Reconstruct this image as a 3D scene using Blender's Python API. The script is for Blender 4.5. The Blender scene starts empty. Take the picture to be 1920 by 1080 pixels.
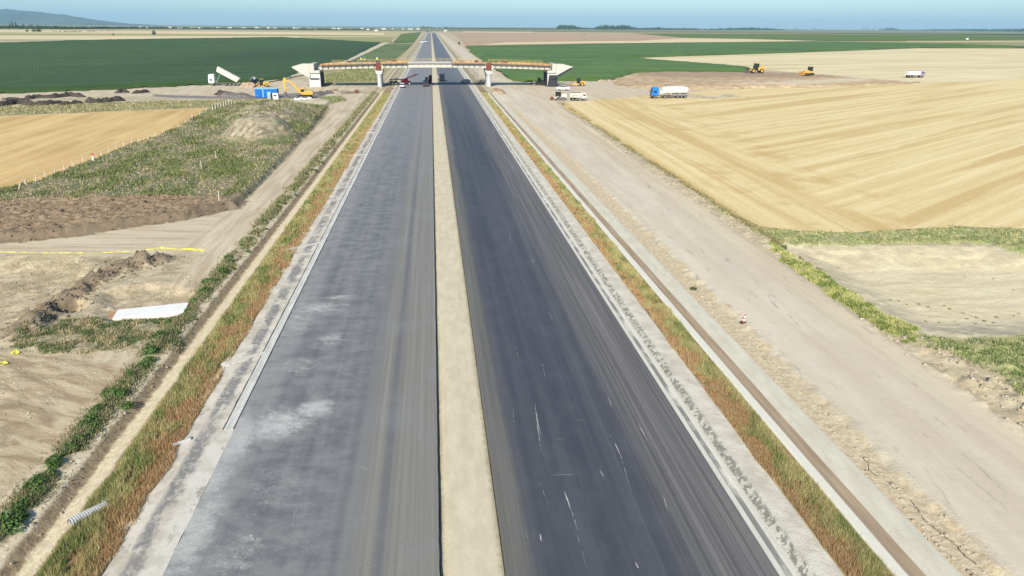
import bpy, bmesh, math, random
import numpy as np
from mathutils import Vector, Matrix, Euler
C = bpy.context.scene.collection
SC = bpy.context.scene
R = math.radians
random.seed(7)
rng = np.random.default_rng(11)

# ------------------------------------------------------------------ camera
FPX, CAMH = 1300.0, 22.7           # focal length in px of the 1920 wide photo, height above the ground
def _basis():
    n = np.array([0.0066, -1.0, -489.7 / FPX]); n /= np.linalg.norm(n)
    d = np.array([(808 - 960) / FPX, (49.4 - 540) / FPX, 1.0]); d -= n * np.dot(d, n); d /= np.linalg.norm(d)
    x = np.cross(d, n)
    return x, d, n
BX, BY, BZ = _basis()
cam = bpy.data.objects.new('camera', bpy.data.cameras.new('camera')); C.objects.link(cam)
cam.data.sensor_width = 36.0; cam.data.lens = 36.0 * FPX / 1920.0
cam.data.clip_start = 0.5; cam.data.clip_end = 90000
right = Vector((BX[0], BY[0], BZ[0])); up = -Vector((BX[1], BY[1], BZ[1])); back = -Vector((BX[2], BY[2], BZ[2]))
M = Matrix((right, up, back)).transposed().to_4x4(); M.translation = Vector((0, 0, CAMH))
cam.matrix_world = M
SC.camera = cam
# ------------------------------------------------------------------ light
SUN_EL, SUN_AZ = 34.5, 197.0       # degrees, azimuth clockwise from +Y
w = bpy.data.worlds.new('World'); SC.world = w; w.use_nodes = True
nt = w.node_tree
sky = nt.nodes.new('ShaderNodeTexSky'); sky.sky_type = 'NISHITA'; sky.sun_disc = False
sky.sun_elevation = R(SUN_EL); sky.sun_rotation = R(SUN_AZ); sky.air_density = 1.0; sky.dust_density = 0.6; sky.ozone_density = 4.5
bg = nt.nodes['Background']; bg.inputs['Strength'].default_value = 0.115
tint = nt.nodes.new('ShaderNodeMix'); tint.data_type = 'RGBA'; tint.blend_type = 'MULTIPLY'; tint.inputs[0].default_value = 1.0; tint.inputs[7].default_value = (0.86, 0.96, 1.0, 1)
nt.links.new(sky.outputs[0], tint.inputs[6]); nt.links.new(tint.outputs[2], bg.inputs['Color'])
sun = bpy.data.objects.new('sun', bpy.data.lights.new('sun', 'SUN')); C.objects.link(sun)
sun.data.energy = 4.9; sun.data.angle = R(0.53); sun.data.color = (1.0, 0.92, 0.765)
sdir = Vector((math.sin(R(SUN_AZ)) * math.cos(R(SUN_EL)), math.cos(R(SUN_AZ)) * math.cos(R(SUN_EL)), math.sin(R(SUN_EL))))
sun.rotation_euler = sdir.to_track_quat('Z', 'Y').to_euler(); sun.location = (-30, -60, 90)
SC.view_settings.view_transform = 'Standard'; SC.view_settings.look = 'None'
SC.view_settings.exposure = 0.51; SC.view_settings.gamma = 1.0
SC.cycles.max_bounces = 5; SC.cycles.diffuse_bounces = 2; SC.cycles.glossy_bounces = 2; SC.cycles.volume_bounces = 0
SC.cycles.transparent_max_bounces = 6

# ------------------------------------------------------------------ surveying helpers (photo point -> place on the ground)
def un(px, py, z=0.0):
    r = np.array([(px - 960) / FPX, (py - 540) / FPX, 1.0])
    v = np.array([r @ BX, r @ BY, r @ BZ]); t = (z - CAMH) / v[2]
    return (v[0] * t, v[1] * t)
def onY(px, py, Y):                # point on the upright plane at distance Y
    r = np.array([(px - 960) / FPX, (py - 540) / FPX, 1.0])
    v = np.array([r @ BX, r @ BY, r @ BZ]); t = Y / v[1]
    return (v[0] * t, v[2] * t + CAMH)
def P(*pts, z=0.0):
    return [un(a, b, z) for a, b in pts]

# ------------------------------------------------------------------ objects
def tag(o, label=None, cat=None, group=None, kind=None):
    if label: o['label'] = label
    if cat: o['category'] = cat
    if group: o['group'] = group
    if kind: o['kind'] = kind
    return o
def empty(name, loc, rz=0.0, label=None, cat=None, group=None):
    o = bpy.data.objects.new(name, None); C.objects.link(o); o.location = loc; o.rotation_euler = (0, 0, rz)
    o.empty_display_size = 0.3
    return tag(o, label, cat, group)
def copy_tree(o, parent=None):
    c = o.copy(); C.objects.link(c); c.parent = parent
    for ch in list(o.children):
        copy_tree(ch, c)
    return c
def mesh_obj(name, verts, faces, mat, parent=None, smooth=False, attrs=None):
    me = bpy.data.meshes.new(name)
    verts = np.asarray(verts, dtype=np.float64)
    if isinstance(faces, np.ndarray):
        nf, k = faces.shape
        me.vertices.add(len(verts)); me.vertices.foreach_set('co', verts.astype(np.float32).ravel())
        me.loops.add(nf * k); me.loops.foreach_set('vertex_index', faces.astype(np.int32).ravel())
        me.polygons.add(nf); me.polygons.foreach_set('loop_start', np.arange(0, nf * k, k, dtype=np.int32))
        me.update(calc_edges=True)
    else:
        me.from_pydata([tuple(v) for v in verts], [], faces)
    if attrs:
        for k, a in attrs.items():
            if a.ndim == 1:
                at = me.attributes.new(k, 'FLOAT', 'POINT'); at.data.foreach_set('value', a.astype(np.float32))
            else:
                at = me.attributes.new(k, 'FLOAT_COLOR', 'POINT')
                rgba = np.ones((len(a), 4), np.float32); rgba[:, :3] = a; at.data.foreach_set('color', rgba.ravel())
    me.materials.append(mat)
    if smooth: me.polygons.foreach_set('use_smooth', np.ones(len(me.polygons), dtype=bool))
    me.update()
    o = bpy.data.objects.new(name, me); C.objects.link(o); o.parent = parent
    return o
class MB:
    def __init__(s): s.v = []; s.f = []
    def add(s, vs, fs):
        b = len(s.v); s.v += [tuple(v) for v in vs]; s.f += [[i + b for i in f] for f in fs]
    def box(s, c, d, rot=None, taper=None):
        x, y, z = d[0] / 2, d[1] / 2, d[2] / 2
        vs = [Vector(p) for p in ((-x, -y, -z), (x, -y, -z), (x, y, -z), (-x, y, -z), (-x, -y, z), (x, -y, z), (x, y, z), (-x, y, z))]
        if taper:
            for i in range(4, 8): vs[i].x *= taper[0]; vs[i].y *= taper[1]
        if rot: q = Euler(rot).to_matrix(); vs = [q @ v for v in vs]
        c = Vector(c)
        s.add([v + c for v in vs], [(0, 3, 2, 1), (4, 5, 6, 7), (0, 1, 5, 4), (1, 2, 6, 5), (2, 3, 7, 6), (3, 0, 4, 7)]); return s
    def tube(s, a, b, r0, r1=None, n=10):
        r1 = r0 if r1 is None else r1
        a = Vector(a); b = Vector(b); d = (b - a).normalized()
        u = d.orthogonal().normalized(); v = d.cross(u)
        vs = []
        for p, r in ((a, r0), (b, r1)):
            for i in range(n):
                t = 2 * math.pi * i / n; vs.append(p + (u * math.cos(t) + v * math.sin(t)) * r)
        fs = [(i, (i + 1) % n, n + (i + 1) % n, n + i) for i in range(n)] + [tuple(range(n - 1, -1, -1)), tuple(range(n, 2 * n))]
        s.add(vs, fs); return s
    def prism(s, prof, y0, y1):     # profile in x,z extruded along y
        n = len(prof)
        vs = [(x, y0, z) for x, z in prof] + [(x, y1, z) for x, z in prof]
        s.add(vs, [tuple(range(n)), tuple(range(2 * n - 1, n - 1, -1))] + [(i, n + i, n + (i + 1) % n, (i + 1) % n) for i in range(n)]); return s
    def prismx(s, prof, x0, x1):    # profile in y,z extruded along x
        n = len(prof)
        vs = [(x0, y, z) for y, z in prof] + [(x1, y, z) for y, z in prof]
        s.add(vs, [tuple(range(n)), tuple(range(2 * n - 1, n - 1, -1))] + [(i, n + i, n + (i + 1) % n, (i + 1) % n) for i in range(n)]); return s
    def build(s, name, mat, parent=None, bevel=0.0, smooth=False):
        o = mesh_obj(name, s.v, s.f, mat, parent, smooth)
        bm = bmesh.new(); bm.from_mesh(o.data); bmesh.ops.recalc_face_normals(bm, faces=bm.faces)
        if bevel:
            bmesh.ops.bevel(bm, geom=[e for e in bm.edges], offset=bevel, segments=2, affect='EDGES', profile=0.5, clamp_overlap=True)
        bm.to_mesh(o.data); bm.free()
        return o

# ------------------------------------------------------------------ material helpers
def lin(r, g, b):
    f = lambda c: (c / 255 / 12.92) if c / 255 <= 0.04045 else ((c / 255 + 0.055) / 1.055) ** 2.4
    return (f(r), f(g), f(b))
class G:
    def __init__(s, name):
        s.m = bpy.data.materials.new(name); s.m.use_nodes = True; s.t = s.m.node_tree
        s.b = s.t.nodes['Principled BSDF']; s.b.inputs['Roughness'].default_value = 0.9
        s.b.inputs['Specular IOR Level'].default_value = 0.25
        s.pos = s.t.nodes.new('ShaderNodeNewGeometry').outputs['Position']
        sp = s.t.nodes.new('ShaderNodeSeparateXYZ'); s.t.links.new(s.pos, sp.inputs[0]); s.x, s.y, s.z = sp.outputs
        s.vecs = {}
    def lk(s, a, inp):
        if isinstance(a, (int, float)): inp.default_value = a
        elif isinstance(a, tuple): inp.default_value = a if len(a) == len(inp.default_value) else (*a, 1.0)
        else: s.t.links.new(a, inp)
    def m_(s, op, a, b=0.0, c=None):
        n = s.t.nodes.new('ShaderNodeMath'); n.operation = op; s.lk(a, n.inputs[0]); s.lk(b, n.inputs[1])
        if c is not None: s.lk(c, n.inputs[2])
        return n.outputs[0]
    def map(s, scale=(1, 1, 1), rot=0.0, loc=(0, 0, 0)):
        k = (scale, rot, loc)
        if k not in s.vecs:
            a = s.pos
            if rot:
                n = s.t.nodes.new('ShaderNodeVectorRotate'); n.rotation_type = 'Z_AXIS'; n.inputs['Angle'].default_value = rot; s.t.links.new(a, n.inputs[0]); a = n.outputs[0]
            n = s.t.nodes.new('ShaderNodeMapping'); n.inputs['Scale'].default_value = scale; n.inputs['Location'].default_value = loc
            s.t.links.new(a, n.inputs[0]); s.vecs[k] = n.outputs[0]
        return s.vecs[k]
    def noise(s, scale=(1, 1, 1), detail=4, rough=0.55, rot=0.0, loc=(0, 0, 0), dist=0.0):
        if not isinstance(scale, tuple): scale = (scale,) * 3
        n = s.t.nodes.new('ShaderNodeTexNoise'); n.inputs['Scale'].default_value = 1.0; n.inputs['Detail'].default_value = detail
        n.inputs['Roughness'].default_value = rough; n.inputs['Distortion'].default_value = dist
        s.t.links.new(s.map(scale, rot, loc), n.inputs['Vector']); return n.outputs['Fac']
    def voro(s, scale=(1, 1, 1), rot=0.0, feature='F1', loc=(0, 0, 0)):
        if not isinstance(scale, tuple): scale = (scale,) * 3
        n = s.t.nodes.new('ShaderNodeTexVoronoi'); n.inputs['Scale'].default_value = 1.0; n.feature = feature
        s.t.links.new(s.map(scale, rot, loc), n.inputs['Vector']); return n.outputs['Distance']
    def st(s, a, lo, hi):           # smoothstep
        n = s.t.nodes.new('ShaderNodeMapRange'); n.interpolation_type = 'SMOOTHSTEP'; s.lk(a, n.inputs[0])
        s.lk(lo, n.inputs[1]); s.lk(hi, n.inputs[2]); return n.outputs[0]
    def mix(s, f, a, b):
        n = s.t.nodes.new('ShaderNodeMix'); n.data_type = 'RGBA'; s.lk(f, n.inputs[0]); s.lk(a, n.inputs[6]); s.lk(b, n.inputs[7]); return n.outputs[2]
    def mul(s, c, f):               # colour times grey factor
        n = s.t.nodes.new('ShaderNodeVectorMath'); n.operation = 'SCALE'; s.lk(c, n.inputs[0]); s.lk(f, n.inputs['Scale']); return n.outputs[0]
    def attr(s, name, out='Fac'):
        n = s.t.nodes.new('ShaderNodeAttribute'); n.attribute_name = name; return n.outputs[out]
    def col(s, c, rough=None):
        s.lk(c, s.b.inputs['Base Color'])
        if rough is not None: s.lk(rough, s.b.inputs['Roughness'])
        return s
    def bump(s, h, strength=0.5, dist=0.1):
        n = s.t.nodes.new('ShaderNodeBump'); s.lk(strength, n.inputs['Strength']); n.inputs['Distance'].default_value = dist
        s.lk(h, n.inputs['Height']); s.t.links.new(n.outputs[0], s.b.inputs['Normal']); return s
def paint(name, c, rough=0.5, var=0.25, scale=1.5, metal=0.0, dust=None, dustamt=0.5):
    g = G(name); a = g.noise(scale, 5, 0.6)
    col = g.mix(a, tuple(x * (1 - var) for x in c), tuple(min(1, x * (1 + var)) for x in c))
    if dust:
        d = g.st(g.noise(scale * 1.7, 5, 0.65, loc=(7, 3, 1)), 0.62 - 0.3 * dustamt, 0.85 - 0.2 * dustamt); col = g.mix(d, col, dust)
    g.col(col, rough); g.b.inputs['Metallic'].default_value = metal
    g.bump(g.noise(scale * 6, 3), 0.15, 0.03)
    return g.m
DUST = lin(196, 178, 150)
DUSTL = tuple(c * 0.62 for c in DUST)
M_conc = paint('concrete', (0.46, 0.445, 0.40), 0.85, 0.16, 0.8, dust=(0.36, 0.34, 0.28), dustamt=0.3)
M_conc_b = paint('concrete_fresh', (0.44, 0.45, 0.47), 0.85, 0.12, 0.7)
M_bitumen_shade = paint('bitumen_and_deck_shade', (0.032, 0.036, 0.045), 0.75, 0.3, 0.9)  # bitumen on the fronts, painted under-deck shade on the inner faces
M_wood = paint('formwork_timber', (0.36, 0.22, 0.12), 0.8, 0.4, 0.7)
M_woody = paint('yellow_timber', (0.60, 0.42, 0.15), 0.8, 0.3, 0.7)
M_rust = paint('rusty_formwork', (0.17, 0.060, 0.040), 0.8, 0.4, 1.0)
M_steel = paint('grey_steel', (0.20, 0.20, 0.20), 0.6, 0.3, 1.0)
M_white = paint('white_paint', (0.75, 0.75, 0.73), 0.4, 0.10, 1.0, dust=(0.5, 0.46, 0.4), dustamt=0.25)
M_whited = paint('dusty_white_paint', (0.62, 0.58, 0.52), 0.7, 0.15, 0.8, dust=(0.42, 0.36, 0.28), dustamt=0.6)
M_yel = paint('machine_yellow', (0.62, 0.34, 0.05), 0.5, 0.2, 1.0, dust=(0.45, 0.36, 0.24), dustamt=0.45)
M_red = paint('machine_red', (0.50, 0.035, 0.045), 0.45, 0.2, 1.0, dust=(0.4, 0.2, 0.17), dustamt=0.3)
M_blue = paint('container_blue', (0.01, 0.13, 0.45), 0.5, 0.15, 0.8, dust=(0.1, 0.2, 0.4), dustamt=0.3)
M_sky = paint('pale_blue_panel', (0.22, 0.50, 0.72), 0.5, 0.15, 0.8)
M_navy = paint('dark_blue_paint', (0.010, 0.018, 0.032), 0.55, 0.2, 1.0)
M_rub = paint('rubber', (0.022, 0.022, 0.022), 0.9, 0.3, 3.0, dust=(0.16, 0.14, 0.115), dustamt=0.5)
M_chas = paint('chassis_grey', (0.10, 0.095, 0.085), 0.8, 0.3, 1.5, dust=(0.25, 0.22, 0.18), dustamt=0.6)
M_silv = paint('silver_paint', (0.42, 0.44, 0.46), 0.35, 0.1, 1.0, 0.4)
M_purp = paint('violet_grey_paint', (0.25, 0.2, 0.32), 0.6, 0.2, 1.0, dust=(0.45, 0.4, 0.36), dustamt=0.4)
g = G('vehicle_glass'); g.col((0.015, 0.02, 0.025), 0.08); g.b.inputs['Specular IOR Level'].default_value = 0.6; M_glass = g.m
M_skin = paint('skin', (0.40, 0.22, 0.14), 0.6, 0.1)
M_vest = paint('yellow_workwear', (0.75, 0.68, 0.12), 0.8, 0.1)
M_trou = paint('dark_trousers', (0.04, 0.05, 0.08), 0.9, 0.2)
M_helm = paint('white_helmet', (0.8, 0.8, 0.78), 0.4, 0.05)

# ------------------------------------------------------------------ numeric noise for relief
def vnoise(x, y, seed=0):
    xi = np.floor(x).astype(np.int64); yi = np.floor(y).astype(np.int64); fx = x - xi; fy = y - yi
    def h(a, b):
        n = (a * 374761393 + b * 668265263 + seed * 1442695) & 0x7fffffff
        n = ((n ^ (n >> 13)) * 1274126177) & 0x7fffffff
        return ((n ^ (n >> 16)) & 0xffff) / 65535.0
    u = fx * fx * (3 - 2 * fx); v = fy * fy * (3 - 2 * fy)
    return (h(xi, yi) * (1 - u) + h(xi + 1, yi) * u) * (1 - v) + (h(xi, yi + 1) * (1 - u) + h(xi + 1, yi + 1) * u) * v
def fbm(x, y, oct=4, seed=0):
    t = 0; a = 0.5; s = 0
    for o in range(oct):
        t = t + a * vnoise(x * 2 ** o, y * 2 ** o, seed + o * 17); s += a; a *= 0.55
    return t / s
def sstep(x, a, b):
    t = np.clip((x - a) / (b - a), 0, 1); return t * t * (3 - 2 * t)
def sdf(poly, X, Y):                # >0 inside
    d = np.full(X.shape, 1e9); ins = np.zeros(X.shape, bool); n = len(poly)
    for i in range(n):
        ax, ay = poly[i]; bx, by = poly[(i + 1) % n]; ex, ey = bx - ax, by - ay
        t = np.clip(((X - ax) * ex + (Y - ay) * ey) / (ex * ex + ey * ey + 1e-9), 0, 1)
        d = np.minimum(d, (X - ax - t * ex) ** 2 + (Y - ay - t * ey) ** 2)
        c = ((ay > Y) != (by > Y)) & (X < (bx - ax) * (Y - ay) / ((by - ay) if by != ay else 1e-9) + ax); ins ^= c
    d = np.sqrt(d); return np.where(ins, d, -d)
def pline(pts, X, Y):               # distance to an open polyline
    d = np.full(X.shape, 1e9)
    for (ax, ay), (bx, by) in zip(pts[:-1], pts[1:]):
        ex, ey = bx - ax, by - ay
        t = np.clip(((X - ax) * ex + (Y - ay) * ey) / (ex * ex + ey * ey + 1e-9), 0, 1)
        d = np.minimum(d, (X - ax - t * ex) ** 2 + (Y - ay - t * ey) ** 2)
    return np.sqrt(d)

# ------------------------------------------------------------------ zones on the ground
PLATEAU = P((-400, 470), (0, 452), (60, 450), (150, 440), (250, 424), (340, 412), (425, 392)) + [(-26.4, 93), (-27.2, 130), (-29.5, 190), (-33, 240)] + P((397, 203), (375, 217), (333, 243), (278, 266), (233, 279), (178, 305), (133, 321), (70, 347), (0, 363), (-300, 452)) 
WEEDS = P((-300, 400), (0, 392), (150, 388), (300, 380), (440, 378)) + [(-26.4, 97), (-27.2, 130), (-28.8, 190), (-30.5, 214), (-46, 226)] + P((420, 192), (397, 203), (375, 217), (333, 243), (278, 266), (233, 279), (178, 305), (133, 321), (70, 347), (0, 363), (-300, 452))
BROWN = P((-400, 475), (0, 456), (60, 453), (250, 427), (340, 414), (425, 395), (445, 380), (300, 375), (150, 380), (0, 385), (-400, 405))
TRACKL = [(-25.2, 30), (-25.2, 66)] + P((385, 476), (250, 478), (0, 485), (-400, 490), (-400, 470), (0, 455), (60, 453), (250, 427), (425, 395)) + [(-26.3, 95), (-26.7, 130), (-28.7, 205), (-29.5, 260), (-24.0, 260), (-23.2, 200), (-22.2, 130), (-21.6, 90), (-21.4, 60), (-21.6, 30)]
PITL = P((-500, 500), (0, 480), (150, 480), (215, 505), (185, 545), (140, 570), (60, 600), (-20, 640), (-400, 720))
PITL2 = P((190, 545), (290, 528), (370, 545), (372, 575), (350, 600), (200, 605), (185, 580))
SANDL = P((-600, 690), (60, 660), (250, 690), (180, 780), (60, 880), (-60, 960), (-600, 1300))
SCRUB = P((20, 640), (80, 600), (210, 598), (350, 592), (365, 600), (330, 660), (230, 660), (90, 665))
HAULR = [(24.3, 8), (24.6, 60), (24.8, 130), (24.0, 200), (22.5, 262), (23.5, 300), (23.5, 2600), (36.5, 2600), (36.2, 500), (38, 300), (40, 232), (38.5, 200), (36.2, 130), (35.4, 76), (35.2, 60), (34.8, 45), (34.0, 8)]
PITR = P((1450, 458), (1700, 460), (1850, 462), (2100, 480), (2200, 620), (1920, 636), (1790, 636), (1700, 622), (1640, 590), (1560, 540), (1500, 495))
GR1 = P((1340, 385), (1425, 428), (1600, 436), (1800, 425), (1920, 428), (2200, 440), (2200, 500), (1920, 475), (1850, 458), (1640, 458), (1455, 462), (1440, 450), (1380, 415), (1335, 392))
GR2 = P((1440, 455), (1500, 490), (1580, 540), (1660, 590), (1730, 622), (1720, 650), (1650, 622), (1560, 560), (1470, 492))
GR3 = P((1680, 625), (1800, 640), (1920, 632), (2300, 620), (2300, 900), (1920, 742), (1860, 700), (1800, 675), (1720, 650))
WORK = P((1040, 193), (1190, 183), (1300, 173), (1400, 168), (1550, 162), (1700, 158), (1640, 149), (1400, 146), (1180, 144), (1130, 152), (1050, 153), (925, 158), (925, 190))
WORKL = P((-100, 190), (0, 188), (180, 182), (300, 180), (480, 186), (560, 195), (640, 210), (690, 165), (640, 156), (560, 150), (500, 150), (390, 158), (200, 165), (0, 176), (-100, 180))
GREYL = P((285, 176), (400, 181), (480, 180), (575, 172), (625, 172), (600, 184), (480, 187), (290, 182))
VERGEL = P((-200, 222), (0, 217), (397, 201), (440, 192), (600, 188), (560, 184), (300, 190), (0, 199), (-200, 203))
TRI = [(-23.5, 300), (-24, 1000), (-50, 1010)] + P((640, 118), (570, 135)) + [(-47, 310)]
RIDGE = P((45, 622), (75, 600), (115, 560), (180, 520), (250, 497), (300, 488))

def flat_mask(X, Y):
    return sstep(X, -14.6, -13.5) * (1 - sstep(X, 15.6, 16.6))
def height(X, Y, S):
    z = np.zeros_like(X)
    near = (1 - sstep(Y, 260, 330)) * (1 - sstep(np.abs(X), 105, 125))
    rough = fbm(X * 0.9, Y * 0.9, 4, 3) - 0.5
    fine = fbm(X * 2.3, Y * 2.3, 3, 9) - 0.5
    corr = sstep(X, -23, -20) * (1 - sstep(X, 22.5, 25))           # motorway corridor
    z += near * (0.16 * rough + 0.12 * fine) * (1 - corr) * (1 - sstep(S['haul'], -0.5, 1.0) * 0.85) * (1 - sstep(S['trackl'], -0.3, 0.8) * 0.75)
    # weed plateau with its cut edge
    pl = sstep(S['plateau'] + 0.5 * rough + 0.25 * fine, -0.15, 0.35)
    z += pl * 0.75
    br = sstep(S['brown'], -0.2, 0.8); z += br * (0.7 * np.abs(rough) + 0.9 * np.abs(fine))
    z += sstep(S['weeds'], 0, 2) * 0.25 * np.abs(rough)
    # spoil mounds
    def lobe(cx, cy, rx, ry, h, sd, p=1.0):
        d = np.sqrt(((X - cx) / rx) ** 2 + ((Y - cy) / ry) ** 2) + 0.22 * (fbm(X * 0.25, Y * 0.25, 4, sd) - 0.5)
        return h * (1 - sstep(d, 0.25, 1.0)) * (1 + 0.25 * (fbm(X * 0.6, Y * 0.6, 4, sd + 5) - 0.5)) + 0.5 * (1 - sstep(d, 0.7, 1.0)) * fine
    z += lobe(-36.5, 153, 9.5, 10.5, 4.2, 21) + lobe(-40.5, 184, 13, 27, 3.6, 31)
    # left ditch
    dm = (X > -21.5) & (X < -16) & (Y < 265)
    z += np.where(dm, -0.5 * (1 - sstep(np.where(X < -19.35, -(X + 19.35 + 0.12 * rough) * 2.0, (X + 19.35 + 0.12 * rough) * 0.95), 0.12, 1.25)), 0)
    z += np.where((X < -20) & (X > -23) & (Y < 265), 0.35 * (1 - sstep(np.abs(X + 21.1), 0.1, 1.0)) * (0.6 + rough), 0)
    # excavation at left
    z += -0.7 * sstep(S['pitl'] + 1.5 * rough, -0.4, 4.5) + -0.45 * sstep(S['pitl2'] + 0.8 * rough, -0.3, 1.2)
    dr = pline(RIDGE, X, Y); z += (0.55 + 1.2 * fine) * (1 - sstep(dr + 2.6 * rough, 0.1, 2.2))
    hx, hy = un(130, 575); z += -3.0 * (1 - sstep(np.sqrt(((X - hx) / 1.35) ** 2 + ((Y - hy) / 1.5) ** 2) + 0.5 * rough, 0.75, 1.1))
    for (a, b, r_, h_) in ((270, 497, 1.3, 0.8), (70, 612, 1.3, 0.7), (205, 575, 0.5, 0.35)):
        cx, cy = un(a, b); z += h_ * (1 - sstep(np.hypot(X - cx, Y - cy) + 0.8 * rough, 0.2, r_)) * (1 + fine)
    z += 0.35 * sstep(S['scrub'], -0.3, 1) * (0.5 + rough)
    # right haul road slightly built up with crumbling edges
    z += (1 - sstep(Y, 250, 300)) * 0.22 * sstep(S['haul'] + 0.9 * rough, -0.2, 0.25)
    er = (1 - sstep(np.abs(X - 36.8), 0.2, 1.6)) * (1 - sstep(Y, 190, 230)); z += er * (0.22 + 0.6 * fine)
    eg = sstep(X, 33.5, 35.5) * (1 - sstep(Y, 44, 52)) * (1 - sstep(X, 41, 46)); z += eg * 0.6 * np.abs(rough + fine)
    # sand pit at right
    z += -1.1 * sstep(S['pitr'] + 1.8 * rough, -0.3, 6.5)
    for q in ('gr1', 'gr3'): z += 0.25 * sstep(S[q], 0, 1) * (0.6 + rough)
    # bridge works: trenches that the bridge shadow falls in
    z += near * 0.5 * (fbm(X * 0.14, Y * 0.14, 3, 77) - 0.5) * sstep(Y, 225, 245) * (1 - corr) * (1 - sstep(S['haul'], -1, 1))
    # recesses under the carriageways and the lined channel
    z = np.where((X > -13.4) & (X < 15.7), -0.45, z)
    z = np.where((X > 19.75) & (X < 22.45) & (Y < 262), -0.7, z)
    z = np.where((Y > 330) | (np.abs(X) > 125), np.minimum(z, 0.0), z)
    return z

def lines(segs):
    out = [segs[0][0]]
    for a, b, st_ in segs:
        n = max(1, int(round((b - a) / st_))); out += list(np.linspace(a, b, n + 1)[1:])
    return out
xs = lines([(-75, -48, 0.6), (-48, -22, 0.3), (-22, -13.5, 0.2), (-13.5, -13.3, 0.1), (-13.3, 15.6, 2.2), (15.6, 15.8, 0.1), (15.8, 19.65, 0.3), (19.65, 19.8, 0.08), (19.8, 22.4, 0.9), (22.4, 22.55, 0.08), (22.55, 48, 0.3), (48, 75, 0.6)])
xr = []; s_ = 0.9; x_ = 75.0
while x_ < 60000: x_ += s_; xr.append(x_); s_ = min(1.3, s_ * 1.05) if x_ < 130 else s_ * 1.12
xs = [-a for a in reversed(xr)] + xs + xr
ys = [-60, -30, -10, 0, 8, 12]; y_ = 12.0
while y_ < 330: y_ += max(0.26, 0.0042 * y_); ys.append(y_)
s_ = 1.6
while y_ < 60000: y_ += s_; ys.append(y_); s_ *= 1.09
xs = np.array(xs); ys = np.array(ys)
XX, YY = np.meshgrid(xs, ys); sh = XX.shape
X1, Y1 = XX.ravel(), YY.ravel()
S = {}
for nm, pl_ in (('plateau', PLATEAU), ('weeds', WEEDS), ('brown', BROWN), ('trackl', TRACKL), ('pitl', PITL), ('pitl2', PITL2), ('sandl', SANDL), ('scrub', SCRUB), ('haul', HAULR),
                ('pitr', PITR), ('gr1', GR1), ('gr2', GR2), ('gr3', GR3), ('work', WORK), ('workl', WORKL), ('greyl', GREYL), ('vergel', VERGEL), ('tri', TRI)):
    S[nm] = sdf(pl_, X1, Y1)
ZZ = height(X1, Y1, S)
hx, hy = un(130, 575)
A = dict(weeds=S['weeds'], brown=S['brown'], track=np.maximum(S['trackl'], S['workl']), pit=np.maximum(S['pitl'], S['pitl2']), sandl=S['sandl'],
         haul=np.maximum(S['haul'], S['work']), sandr=S['pitr'], green=np.maximum(np.maximum(S['gr1'], S['gr2']), S['gr3']),
         grey=S['greyl'], olive=np.maximum(S['vergel'], S['tri']), scrub=S['scrub'],
         dark=np.maximum(np.maximum(1.2 - np.hypot(X1 - hx, Y1 - hy), 1.5 - pline(RIDGE, X1, Y1)), 0.85 - np.abs(S['plateau'] - 0.1) - 2.0 * (Y1 > 97)))
A = {k: np.clip(v, -20, 20) for k, v in A.items()}

# ------------------------------------------------------------------ ground material
g = G('earth')
n1 = g.noise(0.55, 6, 0.62); n2 = g.noise(2.6, 5, 0.65); n3 = g.noise(0.12, 5, 0.6); n4 = g.noise(9.0, 3, 0.6)
nd = g.m_('SUBTRACT', n1, 0.5); nf = g.m_('SUBTRACT', n2, 0.5)
jit = g.m_('ADD', g.m_('MULTIPLY', nd, 3.2), g.m_('MULTIPLY', nf, 1.6))
def zone(name, w_=0.35, amp=1.0, off=0.0):
    a = g.m_('ADD', g.attr(name), g.m_('MULTIPLY_ADD', jit, amp, off)); return g.st(a, -w_, w_)
beige = g.mix(g.st(n1, 0.3, 0.7), (0.37, 0.305, 0.195), (0.51, 0.445, 0.305))
beige = g.mix(g.st(n3, 0.4, 0.62), beige, g.mul(beige, 0.86))
c = beige
ns = g.noise((0.8, 0.06, 1), 5, 0.6)        # streaks along the roads
ns2 = g.noise((2.5, 0.10, 1), 4, 0.6)
tracks = g.m_('ADD', g.m_('MULTIPLY', ns, 0.6), g.m_('MULTIPLY', ns2, 0.4))
trx = g.m_('ADD', g.m_('MULTIPLY', g.noise((0.07, 0.9, 1), 5, 0.6, rot=0.12), 0.6), g.m_('MULTIPLY', g.noise((0.12, 2.6, 1), 4, 0.6, rot=0.12), 0.4))
west = g.m_('MULTIPLY', g.m_('SUBTRACT', 1.0, g.st(g.x, -29.5, -25.5)), g.m_('SUBTRACT', 1.0, g.st(g.y, 92, 100)))
tracks = g.m_('ADD', g.m_('MULTIPLY', trx, west), g.m_('MULTIPLY', tracks, g.m_('SUBTRACT', 1.0, west)))
# far verge strips beyond the bridge
mott = g.st(g.noise((0.5, 0.8, 1), 6, 0.72, rot=0.4, loc=(11, 4, 0)), 0.50, 0.64); c = g.mix(g.m_('MULTIPLY', g.m_('MULTIPLY', mott, 0.8), g.m_('SUBTRACT', 1.0, g.st(g.x, -24, -22))), c, (0.21, 0.17, 0.11))
# olive verge
olive = g.mix(g.st(g.noise((0.10, 0.5, 1), 6, 0.7, rot=0.1), 0.38, 0.62), (0.15, 0.155, 0.065), (0.42, 0.36, 0.20)); c = g.mix(zone('olive'), c, olive)
# working area and service track
trk = g.mix(g.st(tracks, 0.36, 0.62), (0.375, 0.30, 0.205), (0.52, 0.455, 0.325)); c = g.mix(zone('track', 0.4, 0.35), c, trk)
c = g.mix(zone('grey', 0.5, 0.8), c, g.mix(n2, (0.13, 0.12, 0.115), (0.25, 0.225, 0.20)))
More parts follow.
